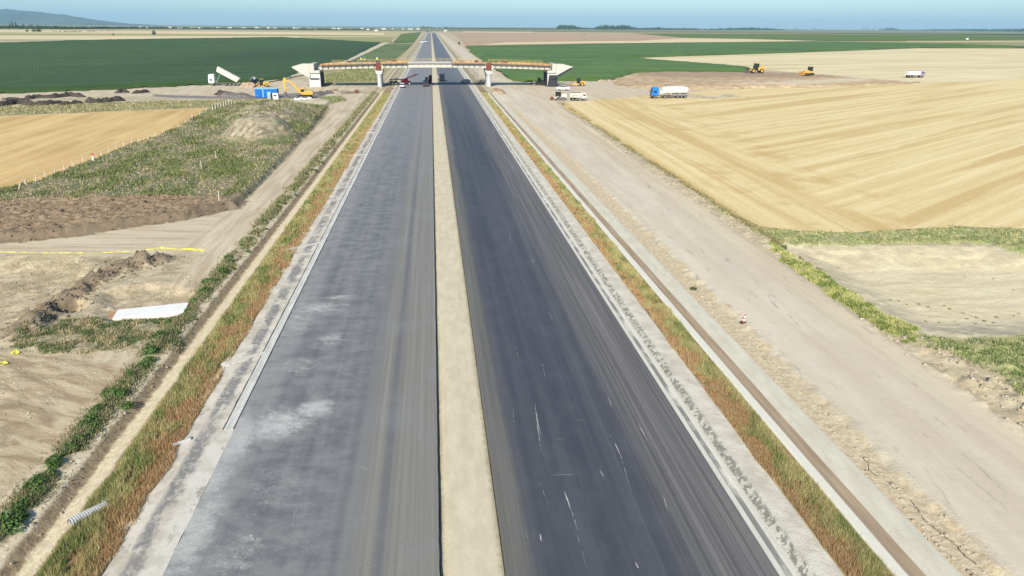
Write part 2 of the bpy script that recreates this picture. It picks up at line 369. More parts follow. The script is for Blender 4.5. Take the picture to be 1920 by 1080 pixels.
# haul road
hstr = g.noise((0.55, 0.03, 1), 4, 0.55, loc=(31, 0, 0), dist=0.6)
haul = g.mix(g.st(hstr, 0.35, 0.65), (0.475, 0.42, 0.315), (0.535, 0.48, 0.37))
haul = g.mix(g.st(g.x, 29.5, 35.0), haul, g.mix(g.st(hstr, 0.35, 0.65), (0.435, 0.365, 0.25), (0.52, 0.45, 0.32)))
patch = g.st(g.noise((1.3, 0.28, 1), 4, 0.6, rot=0.18, loc=(3, 9, 0)), 0.60, 0.74)
blotch = g.noise((0.16, 0.07, 1), 5, 0.6, loc=(7, 2, 0)); haul = g.mix(g.m_('MULTIPLY', g.st(blotch, 0.42, 0.66), 0.55), haul, (0.455, 0.375, 0.29))
haul = g.mix(g.m_('MULTIPLY', patch, 0.55), haul, (0.25, 0.215, 0.18))
rut = g.st(g.noise((2.2, 0.05, 1), 3, 0.5, loc=(1, 5, 0), dist=0.4), 0.60, 0.70); haul = g.mix(g.m_('MULTIPLY', g.m_('MULTIPLY', rut, g.st(n1, 0.45, 0.6)), 0.4), haul, (0.31, 0.26, 0.20))
c = g.mix(zone('haul', 0.5, 0.7), c, haul)
# eroded edge beside the channel
sedge = g.m_('MULTIPLY', g.st(g.x, 22.3, 22.7), g.m_('SUBTRACT', 1.0, zone('haul', 0.4, 0.8)))
c = g.mix(g.m_('MULTIPLY', sedge, g.m_('SUBTRACT', 1.0, g.st(g.x, 26, 27))), c, g.mix(g.st(n2, 0.35, 0.65), (0.40, 0.32, 0.20), (0.55, 0.46, 0.325)))
# sandy excavations
sand = g.mix(g.st(n1, 0.35, 0.65), (0.34, 0.27, 0.17), (0.51, 0.425, 0.285))
c = g.mix(zone('pit', 0.4, 0.9), c, g.mix(g.m_('MULTIPLY', g.st(g.noise(0.8, 6, 0.75, loc=(3, 1, 0)), 0.47, 0.60), 0.7), sand, (0.25, 0.205, 0.135)))
sl = g.noise((0.22, 0.9, 1), 6, 0.68, rot=0.5, dist=1.2); c = g.mix(zone('sandl', 0.6, 0.6), c, g.mix(g.st(sl, 0.35, 0.65), (0.28, 0.21, 0.128), (0.48, 0.39, 0.26)))
sr = g.mix(g.st(g.noise((0.12, 0.5, 1), 6, 0.68), 0.35, 0.68), (0.50, 0.43, 0.275), (0.60, 0.535, 0.365)); sr = g.mix(g.m_('MULTIPLY', g.st(n2, 0.52, 0.68), 0.35), sr, (0.36, 0.31, 0.20)); c = g.mix(zone('sandr', 0.5, 0.8), c, sr)
rim = g.m_('MULTIPLY', g.m_('SUBTRACT', 1.0, g.st(g.attr('sandr'), 3.0, 6.5)), g.m_('MULTIPLY', g.st(g.attr('sandr'), 0.3, 1.0), g.st(n1, 0.38, 0.6))); c = g.mix(g.m_('MULTIPLY', rim, 0.6), c, (0.33, 0.285, 0.20))
# left scrub
c = g.mix(zone('scrub', 0.6, 1.2), c, g.mix(g.st(n2, 0.4, 0.6), (0.17, 0.155, 0.085), (0.36, 0.30, 0.20)))
# weed field: green patches, dry grass, bare earth
wp = g.st(g.noise((0.42, 0.16, 1), 5, 0.62, rot=-0.35), 0.46, 0.58)
wcol = g.mix(g.st(g.noise(1.1, 5, 0.7, loc=(5, 5, 0)), 0.38, 0.62), (0.135, 0.115, 0.065), (0.29, 0.25, 0.155))
wcol = g.mix(g.m_('MULTIPLY', wp, 0.85), wcol, g.mix(g.st(n2, 0.38, 0.62), (0.055, 0.085, 0.035), (0.145, 0.165, 0.075)))
c = g.mix(zone('weeds', 0.6, 0.8), c, wcol)
# brown topsoil and dark cuts
c = g.mix(zone('brown', 0.35, 0.7), c, g.mix(g.st(g.noise(1.7, 5, 0.7), 0.36, 0.64), (0.155, 0.105, 0.06), (0.345, 0.255, 0.16)))
c = g.mix(g.m_('MULTIPLY', zone('dark', 0.3, 0.9, 0.0), 0.85), c, g.mix(n2, (0.07, 0.05, 0.032), (0.24, 0.19, 0.135)))
# mound flanks: pale straw and grey earth
md = g.st(g.z, 1.3, 2.0); mc = g.mix(g.st(g.noise((1.2, 0.35, 1.0), 5, 0.7, rot=0.7), 0.38, 0.62), (0.17, 0.14, 0.10), (0.37, 0.325, 0.225))
c = g.mix(g.m_('MULTIPLY', md, g.st(g.x, -28.5, -36.0)), c, mc)
# green strips at right
gcol = g.mix(g.st(n2, 0.4, 0.6), (0.15, 0.19, 0.06), (0.38, 0.37, 0.16))
c = g.mix(g.m_('MULTIPLY', zone('green', 0.5, 1.3, -0.25), g.st(n1, 0.25, 0.5)), c, gcol)
# motorway corridor, left side: shoulder / verge / ditch
def band(a, b, s=0.12, amp=0.35):
    xx = g.m_('MULTIPLY_ADD', jit, amp, g.x)
    return g.m_('MULTIPLY', g.st(xx, a - s, a + s), g.m_('SUBTRACT', 1.0, g.st(xx, b - s, b + s)))
dl = g.mix(g.st(n2, 0.35, 0.65), (0.46, 0.385, 0.26), (0.60, 0.52, 0.37)); c = g.mix(band(-20.6, -17.9), c, dl)
dk = g.mix(g.st(n2, 0.35, 0.65), (0.24, 0.185, 0.11), (0.37, 0.29, 0.18)); c = g.mix(band(-19.9, -19.35, 0.1, 0.18), c, dk)
vg = g.mix(g.st(g.noise((1.5, 0.6, 1), 5, 0.7), 0.4, 0.6), (0.13, 0.115, 0.045), (0.30, 0.20, 0.095)); bk = g.mix(g.st(n2, 0.42, 0.6), (0.17, 0.16, 0.08), (0.40, 0.33, 0.215)); c = g.mix(g.m_('MULTIPLY', band(-22.0, -20.5, 0.2, 0.4), 0.75), c, bk)
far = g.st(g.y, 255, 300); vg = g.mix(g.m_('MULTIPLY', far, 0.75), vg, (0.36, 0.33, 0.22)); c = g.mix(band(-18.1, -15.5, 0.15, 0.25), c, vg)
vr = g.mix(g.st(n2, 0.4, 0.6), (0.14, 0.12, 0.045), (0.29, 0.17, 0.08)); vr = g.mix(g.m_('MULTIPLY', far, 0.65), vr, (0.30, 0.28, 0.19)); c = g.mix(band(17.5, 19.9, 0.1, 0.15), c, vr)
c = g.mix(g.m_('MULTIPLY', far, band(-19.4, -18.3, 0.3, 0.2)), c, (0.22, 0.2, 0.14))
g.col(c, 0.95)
hb = g.m_('ADD', g.m_('MULTIPLY', n2, 0.6), g.m_('ADD', g.m_('MULTIPLY', n4, 0.22), g.m_('MULTIPLY', n1, 0.5)))
g.bump(hb, g.m_('MULTIPLY_ADD', g.m_('MAXIMUM', g.st(g.attr('haul'), 0.2, 1.2), g.m_('MULTIPLY', g.st(g.attr('track'), 0.2, 1.2), 0.5)), -0.45, 0.6), 0.22)
M_earth = g.m

# ------------------------------------------------------------------ ground mesh split into the surfaces it is made of
ny, nx = sh; idx = np.arange(ny * nx).reshape(ny, nx)
quads = np.stack([idx[:-1, :-1], idx[:-1, 1:], idx[1:, 1:], idx[1:, :-1]], -1).reshape(-1, 4)
fx = X1[quads].mean(1); fy = Y1[quads].mean(1)
cls = np.zeros(len(quads), int)
hm = S['haul'][quads].mean(1); tm = S['trackl'][quads].mean(1); pm = S['pitr'][quads].mean(1)
cls[hm > 0] = 1; cls[(tm > 0) & (fx < -21.5)] = 2; cls[(fx > -20.4) & (fx < -18) & (fy < 262) & (fy > 0)] = 3; cls[pm > 0] = 4
cls[(fx > -18) & (fx < -15.4) & (fy < 2600)] = 5; cls[(fx > 17.5) & (fx < 19.65) & (fy < 2600)] = 5
for k, nm in enumerate(('ground', 'haul_road', 'service_track', 'ditch', 'sand_pit', 'verge')):
    q = quads[cls == k]; u, inv = np.unique(q, return_inverse=True)
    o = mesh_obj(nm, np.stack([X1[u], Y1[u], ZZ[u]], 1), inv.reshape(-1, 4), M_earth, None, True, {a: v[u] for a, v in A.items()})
    tag(o, kind='structure')

# height lookup for standing things on the ground
def gz(x, y):
    i = int(np.searchsorted(xs, x)) - 1; j = int(np.searchsorted(ys, y)) - 1
    i = min(max(i, 0), nx - 2); j = min(max(j, 0), ny - 2); Zg = ZZ.reshape(sh)
    u = (x - xs[i]) / (xs[i + 1] - xs[i]); v = (y - ys[j]) / (ys[j + 1] - ys[j])
    return float((Zg[j, i] * (1 - u) + Zg[j, i + 1] * u) * (1 - v) + (Zg[j + 1, i] * (1 - u) + Zg[j + 1, i + 1] * u) * v)
def gza(x, y):
    i = np.clip(np.searchsorted(xs, x) - 1, 0, nx - 2); j = np.clip(np.searchsorted(ys, y) - 1, 0, ny - 2); Zg = ZZ.reshape(sh)
    u = (x - xs[i]) / (xs[i + 1] - xs[i]); v = (y - ys[j]) / (ys[j + 1] - ys[j])
    return (Zg[j, i] * (1 - u) + Zg[j, i + 1] * u) * (1 - v) + (Zg[j + 1, i] * (1 - u) + Zg[j + 1, i + 1] * u) * v

# ------------------------------------------------------------------ carriageways
Y0R, Y1R = -30.0, 2750.0
def asphalt(left):
    g = G('asphalt_worn' if left else 'asphalt_fresh')
    st1 = g.noise((1.3, 0.018, 1), 4, 0.55, dist=0.15); st2 = g.noise((5.0, 0.03, 1), 4, 0.6); st3 = g.noise((0.5, 0.02, 1), 3, 0.5, loc=(4, 4, 0))
    blot = g.noise(0.18, 5, 0.6); fine = g.noise(14.0, 3, 0.7); mid = g.noise(1.5, 5, 0.65)
    if left:
        base = g.mix(g.st(st1, 0.32, 0.68), (0.122, 0.126, 0.130), (0.165, 0.167, 0.167))
        base = g.mix(g.st(g.x, -5.2, -3.6), base, g.mix(g.st(st2, 0.3, 0.7), (0.165, 0.158, 0.138), (0.205, 0.196, 0.172)))
        d = g.m_('ABSOLUTE', g.m_('ADD', g.x, 3.1)); base = g.mix(g.m_('MULTIPLY', g.m_('SUBTRACT', 1.0, g.st(d, 0.05, 0.5)), 0.6), base, (0.088, 0.093, 0.104))
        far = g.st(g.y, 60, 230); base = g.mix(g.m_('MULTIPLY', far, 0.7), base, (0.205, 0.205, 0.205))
        # chalky dust spills near the outer lane
        swirl = g.m_('SUBTRACT', g.noise((2.2, 2.6, 1), 4, 0.7, rot=0.9, dist=3.5, loc=(1, 7, 0)), 0.5)
        dust = None
        for (px, py, rx, ry, amt) in ((520, 800, 2.1, 2.2, 1.0), (590, 770, 1.6, 1.6, 0.9), (440, 830, 1.3, 3.5, 1.15), (600, 580, 2.6, 1.7, 0.75), (620, 640, 1.6, 1.5, 0.6), (560, 690, 2.4, 1.8, 0.45), (360, 1000, 1.3, 4.5, 1.0), (395, 900, 1.3, 3.5, 0.95), (440, 1050, 2.4, 1.6, 0.5), (520, 930, 2.0, 2.5, 0.3), (560, 600, 1.6, 5, 0.55), (470, 1015, 1.2, 0.5, 0.5), (640, 560, 1.8, 0.8, 0.6), (700, 250, 1.4, 18, 0.35), (655, 352, 1.6, 6, 0.35)):
            cx, cy = un(px, py)
            e = g.m_('SQRT', g.m_('ADD', g.m_('POWER', g.m_('ABSOLUTE', g.m_('MULTIPLY_ADD', g.x, 1 / rx, -cx / rx)), 2.0), g.m_('POWER', g.m_('ABSOLUTE', g.m_('MULTIPLY_ADD', g.y, 1 / ry, -cy / ry)), 2.0)))
            f = g.m_('MULTIPLY', g.m_('SUBTRACT', 1.0, g.st(e, 0.0, 1.5)), amt)
            dust = f if dust is None else g.m_('MAXIMUM', dust, f)
        t = g.m_('ADD', g.m_('MULTIPLY', dust, 0.95), g.m_('ADD', g.m_('MULTIPLY', g.m_('SUBTRACT', g.noise((0.9, 1.6, 1), 6, 0.7, rot=0.5), 0.5), 1.5), g.m_('MULTIPLY', swirl, 1.1)))
        base = g.mix(g.m_('MULTIPLY', g.st(t, 0.15, 1.05), 0.8), base, (0.50, 0.49, 0.455))
        arcs = g.voro((1.4, 2.4, 1), rot=0.7, feature='DISTANCE_TO_EDGE'); arcs2 = g.st(g.noise((3.2, 9.0, 1), 5, 0.75, rot=-0.35, dist=1.8), 0.52, 0.62)
        base = g.mix(g.m_('MULTIPLY', g.m_('MULTIPLY', arcs2, g.st(dust, 0.35, 0.9)), 0.75), base, (0.66, 0.655, 0.63))
        base = g.mix(g.m_('MULTIPLY', g.m_('MULTIPLY', g.st(g.noise((6.0, 6.0, 1), 3, 0.7), 0.60, 0.70), g.m_('SUBTRACT', 1.0, g.st(g.x, -7.5, -4.5))), 0.35), base, (0.40, 0.395, 0.37))
        edge = g.m_('MULTIPLY', g.st(g.m_('MULTIPLY_ADD', nz(g), 1.2, g.x), -9.5, -12.6), 0.45)
        base = g.mix(edge, base, (0.30, 0.295, 0.28))
        base = g.mix(g.m_('MULTIPLY', g.st(blot, 0.45, 0.7), 0.3), base, (0.21, 0.215, 0.22))
        near = g.m_('SUBTRACT', 1.0, g.st(g.x, -6.5, -4.0)); mot = g.noise((0.55, 0.9, 1), 6, 0.7, loc=(2, 2, 0)); rip = g.noise((0.25, 5.0, 1), 4, 0.6)
        base = g.mix(g.m_('MULTIPLY', g.m_('MULTIPLY', g.st(mot, 0.42, 0.68), near), 0.42), base, (0.25, 0.25, 0.24)); base = g.mix(g.m_('MULTIPLY', g.m_('MULTIPLY', g.st(mot, 0.52, 0.34), near), 0.35), base, (0.088, 0.092, 0.098))
        base = g.mix(g.m_('MULTIPLY', g.m_('MULTIPLY', g.st(rip, 0.5, 0.66), g.st(g.x, -9.5, -7)), g.m_('MULTIPLY', g.m_('SUBTRACT', 1.0, g.st(g.x, -5.5, -4)), 0.22)), base, (0.11, 0.115, 0.125))
    else:
        base = g.mix(g.st(st1, 0.32, 0.68), (0.046, 0.050, 0.061), (0.064, 0.069, 0.081))
        base = g.mix(g.m_('MULTIPLY', g.st(st3, 0.5, 0.68), 0.5), base, (0.062, 0.068, 0.078))
        lf = g.m_('SUBTRACT', 1.0, g.st(g.m_('MULTIPLY_ADD', nz(g), 1.0, g.x), 3.0, 4.3))
        base = g.mix(lf, base, g.mix(g.st(st2, 0.3, 0.7), (0.10, 0.096, 0.085), (0.145, 0.138, 0.12)))
        rt = g.st(g.m_('MULTIPLY_ADD', g.m_('SUBTRACT', st1, 0.5), 3.0, g.x), 9.2, 12.4)
        base = g.mix(rt, base, g.mix(g.st(st2, 0.35, 0.68), (0.085, 0.081, 0.08), (0.155, 0.147, 0.138)))
        mot = g.noise((0.5, 0.35, 1), 6, 0.7, loc=(6, 2, 0)); base = g.mix(g.m_('MULTIPLY', g.st(mot, 0.45, 0.7), 0.25), base, (0.105, 0.108, 0.118))
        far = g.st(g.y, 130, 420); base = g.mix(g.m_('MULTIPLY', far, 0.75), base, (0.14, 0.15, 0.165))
    base = g.mix(g.m_('MULTIPLY', g.st(st2, 0.55, 0.75), 0.15), base, g.mul(base, 1.5))
    base = g.mul(base, g.m_('MULTIPLY_ADD', fine, 0.5, 0.75))
    g.col(base, g.m_('MULTIPLY_ADD', st1, 0.25, 0.62)); g.b.inputs['Specular IOR Level'].default_value = 0.35
    g.bump(fine, 0.25, 0.02); return g.m
def nz(g): return g.m_('SUBTRACT', g.noise((0.7, 0.12, 1), 5, 0.6), 0.5)
def strip(name, prof, y0, y1, mat, kind='structure', nseg=120, wob=0.0, seed=0):
    # cross-section (x,z) swept along the road, with slight edge wander
    yy = [y0]; 
    k = (y1 - y0); ratios = np.linspace(0, 1, nseg + 1) ** 2.2
    yy = y0 + ratios * k
    vs = []; n = len(prof)
    for j, y in enumerate(yy):
        for i, (x, z) in enumerate(prof):
            vs.append((x + (wob * (fbm(np.array([y * 1.3 + i * 50.0]), np.array([seed + 0.5]), 3, seed)[0] - 0.5) if wob else 0), y, z))
    fs = [(j * n + i, j * n + i + 1, (j + 1) * n + i + 1, (j + 1) * n + i) for j in range(len(yy) - 1) for i in range(n - 1)]
    fs += [tuple(reversed(range(n))), tuple((len(yy) - 1) * n + i for i in range(n))]
    o = mesh_obj(name, vs, fs, mat); return tag(o, kind=kind)
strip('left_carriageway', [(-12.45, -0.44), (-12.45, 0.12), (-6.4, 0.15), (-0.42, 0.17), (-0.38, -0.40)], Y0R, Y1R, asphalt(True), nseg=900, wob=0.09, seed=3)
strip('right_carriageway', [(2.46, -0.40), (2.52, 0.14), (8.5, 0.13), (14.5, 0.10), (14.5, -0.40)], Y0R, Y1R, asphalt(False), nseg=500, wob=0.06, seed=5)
g = G('median_fill'); a = g.noise((1.2, 0.4, 1), 5, 0.6); b = g.noise(9.0, 3, 0.6)
cc = g.mix(g.st(a, 0.3, 0.7), (0.45, 0.40, 0.28), (0.53, 0.475, 0.345))
dd = g.m_('ABSOLUTE', g.m_('SUBTRACT', g.x, 1.05)); cc = g.mix(g.m_('MULTIPLY', g.st(g.m_('MULTIPLY_ADD', g.m_('SUBTRACT', g.noise(2.5, 5, .7), 0.5), 0.5, dd), 1.1, 1.45), 0.75), cc, (0.20, 0.18, 0.13)); cc = g.mix(g.m_('MULTIPLY', g.st(g.noise((0.9, 0.25, 1), 6, 0.7, loc=(4, 4, 0)), 0.52, 0.72), 0.4), cc, (0.36, 0.315, 0.22))
g.col(g.mul(cc, g.m_('MULTIPLY_ADD', b, 0.22, 0.89)), 0.95); g.bump(g.m_('ADD', b, a), 0.3, 0.04)
strip('median', [(-0.375, -0.22), (0.1, -0.08), (1.6, -0.03), (2.455, -0.06)], Y0R, Y1R, g.m, nseg=200)
# left shoulder: pale crushed stone with spilled asphalt millings
g = G('left_shoulder'); n1 = g.noise(0.7, 6, 0.65); n2 = g.noise(3.5, 5, 0.7); n4 = g.noise(12.0, 3, 0.6)
cc = g.mix(g.st(n1, 0.35, 0.65), (0.40, 0.36, 0.29), (0.54, 0.50, 0.42))
xx = g.m_('MULTIPLY_ADD', g.m_('SUBTRACT', n1, 0.5), 0.9, g.x)
mill = g.m_('MULTIPLY', g.st(xx, -14.55, -14.25), g.m_('SUBTRACT', 1.0, g.st(xx, -13.75, -13.4)))
mill = g.m_('MULTIPLY', mill, g.st(g.noise((0.5, 0.22, 1), 5, 0.7, loc=(2, 8, 0)), 0.40, 0.52))
cc = g.mix(g.m_('MULTIPLY', mill, g.st(n2, 0.25, 0.55)), cc, (0.19, 0.185, 0.175))
wh = g.m_('MULTIPLY', g.m_('SUBTRACT', 1.0, g.st(g.y, 34, 40)), g.st(xx, -13.9, -13.2)); cc = g.mix(g.m_('MULTIPLY', wh, g.m_('MULTIPLY_ADD', g.st(n1, 0.35, 0.6), 0.6, 0.35)), cc, (0.52, 0.495, 0.435)); cc = g.mix(g.m_('MULTIPLY', g.st(g.noise((0.9, 0.5, 1), 6, 0.75, loc=(9, 9, 0)), 0.56, 0.66), 0.7), cc, (0.20, 0.185, 0.16))
g.col(g.mul(cc, g.m_('MULTIPLY_ADD', n4, 0.3, 0.85)), 0.95); g.bump(n2, 0.3, 0.05)
M_shl = g.m
strip('left_shoulder', [(-15.3, -0.06), (-15.1, 0.03), (-14.4, 0.08), (-13.3, 0.09), (-13.16, 0.10), (-12.46, 0.105)], Y0R, un(430, 808)[1], M_shl, nseg=90, wob=0.12, seed=8)
strip('left_shoulder', [(-15.3, -0.06), (-15.1, 0.03), (-14.4, 0.08), (-13.3, 0.10), (-13.16, 0.12), (-13.15, -0.3)], un(430, 808)[1], Y1R, M_shl, nseg=400, wob=0.12, seed=8)
g = G('right_shoulder'); n1 = g.noise(0.7, 6, 0.65); n2 = g.noise((5.0, 4.0, 1), 5, 0.7, rot=0.5); n4 = g.noise(12.0, 3, 0.6)
cc = g.mix(g.st(n1, 0.35, 0.65), (0.44, 0.405, 0.325), (0.565, 0.53, 0.44))
clump = g.m_('MULTIPLY', g.m_('MULTIPLY', g.st(g.x, 15.45, 15.55), g.m_('SUBTRACT', 1.0, g.st(g.x, 15.95, 16.25))), g.st(g.noise((3.4, 1.3, 1), 4, 0.7, rot=0.7), 0.46, 0.53))
cc = g.mix(g.m_('MULTIPLY', clump, 0.75), cc, (0.135, 0.13, 0.10))
g.col(g.mul(cc, g.m_('MULTIPLY_ADD', n4, 0.3, 0.85)), 0.95); g.bump(g.m_('ADD', n2, n4), 0.5, 0.08)
strip('right_shoulder', [(15.42, 0.02), (15.5, 0.07), (16.6, 0.06), (17.4, 0.02), (17.6, -0.08)], Y0R, Y1R, g.m, nseg=400, wob=0.12, seed=9)

# concrete gutters
g = G('gutter_concrete'); a = g.noise((2, 0.5, 1), 5, 0.6); b = g.noise(7.0, 4, 0.6)
jn = g.t.nodes.new('ShaderNodeMath'); jn.operation = 'FRACT'; g.lk(g.m_('MULTIPLY', g.y, 0.25), jn.inputs[0])
cc = g.mix(g.st(a, 0.3, 0.7), (0.42, 0.41, 0.37), (0.55, 0.54, 0.50)); cc = g.mix(g.m_('SUBTRACT', 1.0, g.st(jn.outputs[0], 0.0, 0.008)), cc, (0.2, 0.19, 0.17))
g.col(g.mul(cc, g.m_('MULTIPLY_ADD', b, 0.3, 0.85)), 0.9); g.bump(b, 0.2, 0.02); M_gut = g.m
o = strip('drain_gutter', [(-13.06, -0.2), (-13.06, 0.13), (-13.0, 0.13), (-12.8, 0.095), (-12.60, 0.125), (-12.54, 0.125), (-12.54, -0.2)], un(430, 808)[1], Y1R, M_gut, kind=None, nseg=300)
tag(o, 'pale concrete gutter strip along the left edge of the worn left carriageway', 'gutter')
o = strip('drain_gutter', [(14.52, -0.1), (14.52, 0.10), (14.78, 0.09), (14.9, 0.04), (15.12, 0.035), (15.22, 0.11), (15.40, 0.11), (15.40, -0.1)], Y0R, Y1R, 
          (lambda: (lambda g: (g.col(g.mul(g.mix(g.m_('MULTIPLY', g.m_('MULTIPLY', g.st(g.x, 14.78, 14.86), g.m_('SUBTRACT', 1.0, g.st(g.x, 15.1, 15.16))), g.st(g.noise((0.8, 0.25, 1), 5, 0.65), 0.36, 0.55)), g.mix(g.noise((2, .5, 1), 5), (0.44, 0.42, 0.36), (0.58, 0.56, 0.49)), (0.20, 0.195, 0.175)), g.m_('MULTIPLY_ADD', g.noise(7.0, 4), 0.3, 0.85)), 0.9), g.m)[1])(G('gutter_concrete_silted')))(), kind=None, nseg=300)
tag(o, 'silt stained concrete kerb gutter along the right edge of the dark carriageway', 'gutter')
# concrete lined channel with silt in its bed
g = G('channel_lining'); a = g.noise((1.5, 0.4, 1), 5, 0.6); b = g.noise(6.0, 4, 0.6)
cc = g.mix(g.st(a, 0.3, 0.7), (0.45, 0.42, 0.33), (0.53, 0.50, 0.40)); cc = g.mix(g.m_('SUBTRACT', 1.0, g.st(g.x, 20.3, 20.5)), cc, (0.60, 0.58, 0.49))
jn = g.t.nodes.new('ShaderNodeMath'); jn.operation = 'FRACT'; g.lk(g.m_('MULTIPLY', g.y, 0.2), jn.inputs[0])
cc = g.mix(g.m_('MULTIPLY', g.m_('SUBTRACT', 1.0, g.st(jn.outputs[0], 0.0, 0.008)), 0.5), cc, (0.3, 0.28, 0.24))
g.col(g.mul(cc, g.m_('MULTIPLY_ADD', b, 0.2, 0.9)), 0.9); g.bump(b, 0.15, 0.02)
tk = empty('drainage_channel', (20.9, 20, 0), 0, 'long open concrete drainage channel with a brown silt bed beside the haul road', 'channel')
o = strip('channel_lining', [(19.60, -0.3), (19.60, 0.05), (19.8, 0.06), (20.28, 0.0), (20.28, -0.3), (21.10, -0.3), (21.10, -0.03), (21.6, 0.03), (22.45, 0.07), (22.60, 0.06), (22.60, -0.3)], Y0R, 262, g.m, kind=None, nseg=60); o.parent = tk; o.location = (-20.9, -20, 0)
g = G('silt_bed'); a = g.noise((2.5, 0.15, 1), 5, 0.6); g.col(g.mix(g.st(a, 0.3, 0.7), (0.25, 0.185, 0.12), (0.36, 0.28, 0.19)), 0.85); g.bump(a, 0.3, 0.05)
o = strip('silt_bed', [(20.27, -0.025), (20.6, -0.06), (20.9, -0.055), (21.11, -0.035)], Y0R, 261.9, g.m, kind=None, nseg=60); o.parent = tk; o.location = (-20.9, -20, 0)

# pale scrapes and chalk marks on the dark carriageway
mk = []; mf = []
def scrape(px0, py0, px1, py1, w0):
    a = np.array(un(px0, py0)); b = np.array(un(px1, py1)); L = np.linalg.norm(b - a); w0 *= 0.75; n = max(3, int(L / 0.25)); d = (b - a) / L; p = np.array([-d[1], d[0]])
    base = len(mk)
    for i in range(n + 1):
        t = i / n; w_ = w0 * (0.15 + math.sin(math.pi * min(1, t * 1.1)) * random.uniform(0.3, 1.0)); c_ = a + (b - a) * t + p * random.uniform(-0.02, 0.02)
        for s in (-1, 1): q = c_ + p * w_ * s; mk.append((q[0], q[1], 0.148 if q[0] > 2 else 0.18))
    for i in range(n):
        if random.random() < 0.85: k = base + 2 * i; mf.append((k, k + 1, k + 3, k + 2))
for a in ((1017, 685, 1022, 712, .025), (1003, 760, 1014, 850, .03), (1004, 770, 1016, 830, .015), (1138, 743, 1150, 775, .02), (1143, 818, 1170, 870, .03), (1160, 850, 1185, 930, .012), (1197, 800, 1215, 832, .03), (1058, 925, 1070, 960, .05), (1070, 960, 1084, 1000, .02), (1030, 895, 1090, 893, .012), (1124, 885, 1132, 898, .03), (1012, 1005, 1015, 1020, .05), (1188, 1050, 1200, 1080, .04), (1243, 935, 1252, 962, .025), (1030, 590, 1038, 606, .02), (968, 652, 972, 680, .012), (1040, 828, 1062, 826, .015), (1075, 790, 1098, 792, .015), (955, 440, 958, 460, .02), (998, 487, 1001, 497, .03),
          (1010, 905, 1030, 955, .01), (987, 1000, 990, 1030, .01), (1080, 1000, 1100, 1070, .01), (962, 770, 964, 800, .012), (560, 285, 562, 320, .03), (742, 730, 750, 735, .02), (560, 945, 545, 1010, .012), (575, 890, 565, 930, .01), (470, 1008, 478, 1018, .09)):
    scrape(*a)
g = G('chalky_scrape'); g.col((0.40, 0.39, 0.36), 0.9)
tag(mesh_obj('road_scrapes', mk, mf, g.m), kind='structure')

# ------------------------------------------------------------------ fields (flat sheets) and standing crops
def densify(poly, step, amp, seed):
    out = []; n = len(poly)
    for i in range(n):
        a = np.array(poly[i]); b = np.array(poly[(i + 1) % n]); L = np.linalg.norm(b - a); st_ = max(step, 0.012 * min(a[1], b[1])); k = max(1, min(400, int(L / st_)))
        d = (b - a) / (L + 1e-9); p = np.array([-d[1], d[0]])
        for j in range(k):
            q = a + (b - a) * j / k; w_ = amp * (fbm(np.array([q[0] * 0.25]), np.array([q[1] * 0.25]), 4, seed)[0] - 0.5) * 2
            out.append(tuple(q + p * w_))
    return out
def sheet(name, poly, z, mat, step=1.5, amp=0.3, seed=0):
    pl_ = densify(poly, step, amp, seed)
    bm = bmesh.new(); vs = [bm.verts.new((x, y, z)) for x, y in pl_]; f = bm.faces.new(vs); bmesh.ops.triangulate(bm, faces=[f])
    for f in bm.faces:
        if f.normal.z < 0: f.normal_flip()
    me = bpy.data.meshes.new(name); bm.to_mesh(me); bm.free(); me.materials.append(mat)
    o = bpy.data.objects.new(name, me); C.objects.link(o); return tag(o, kind='structure')
def stubble(name, lo, hi, mid, ang, sc=0.5, ang2=None, sc2=0.1, curve=0.0):
    g = G(name)
    warp = g.noise(0.012, 3, 0.5)
    a = g.noise((sc, sc * 0.03, 1), 4, 0.6, rot=ang, dist=0.3); b = g.noise((sc2, sc2 * 0.08, 1), 4, 0.6, rot=ang2 if ang2 is not None else ang, dist=0.5); f = g.noise(1.6, 5, 0.7); big = g.noise(0.02, 4, 0.6)
    cc = g.mix(g.st(a, 0.32, 0.68), lo, hi); cc = g.mix(g.m_('MULTIPLY', g.st(b, 0.48, 0.66), 0.75), cc, mid)
    cc = g.mix(g.m_('MULTIPLY', g.st(big, 0.4, 0.7), 0.5), cc, g.mul(hi, 1.05) if not isinstance(hi, tuple) else tuple(min(1, x * 1.06) for x in hi))
    g.col(g.mul(cc, g.m_('MULTIPLY_ADD', f, 0.4, 0.8)), 0.95); g.bump(g.m_('ADD', f, a), 0.4, 0.08); return g.m
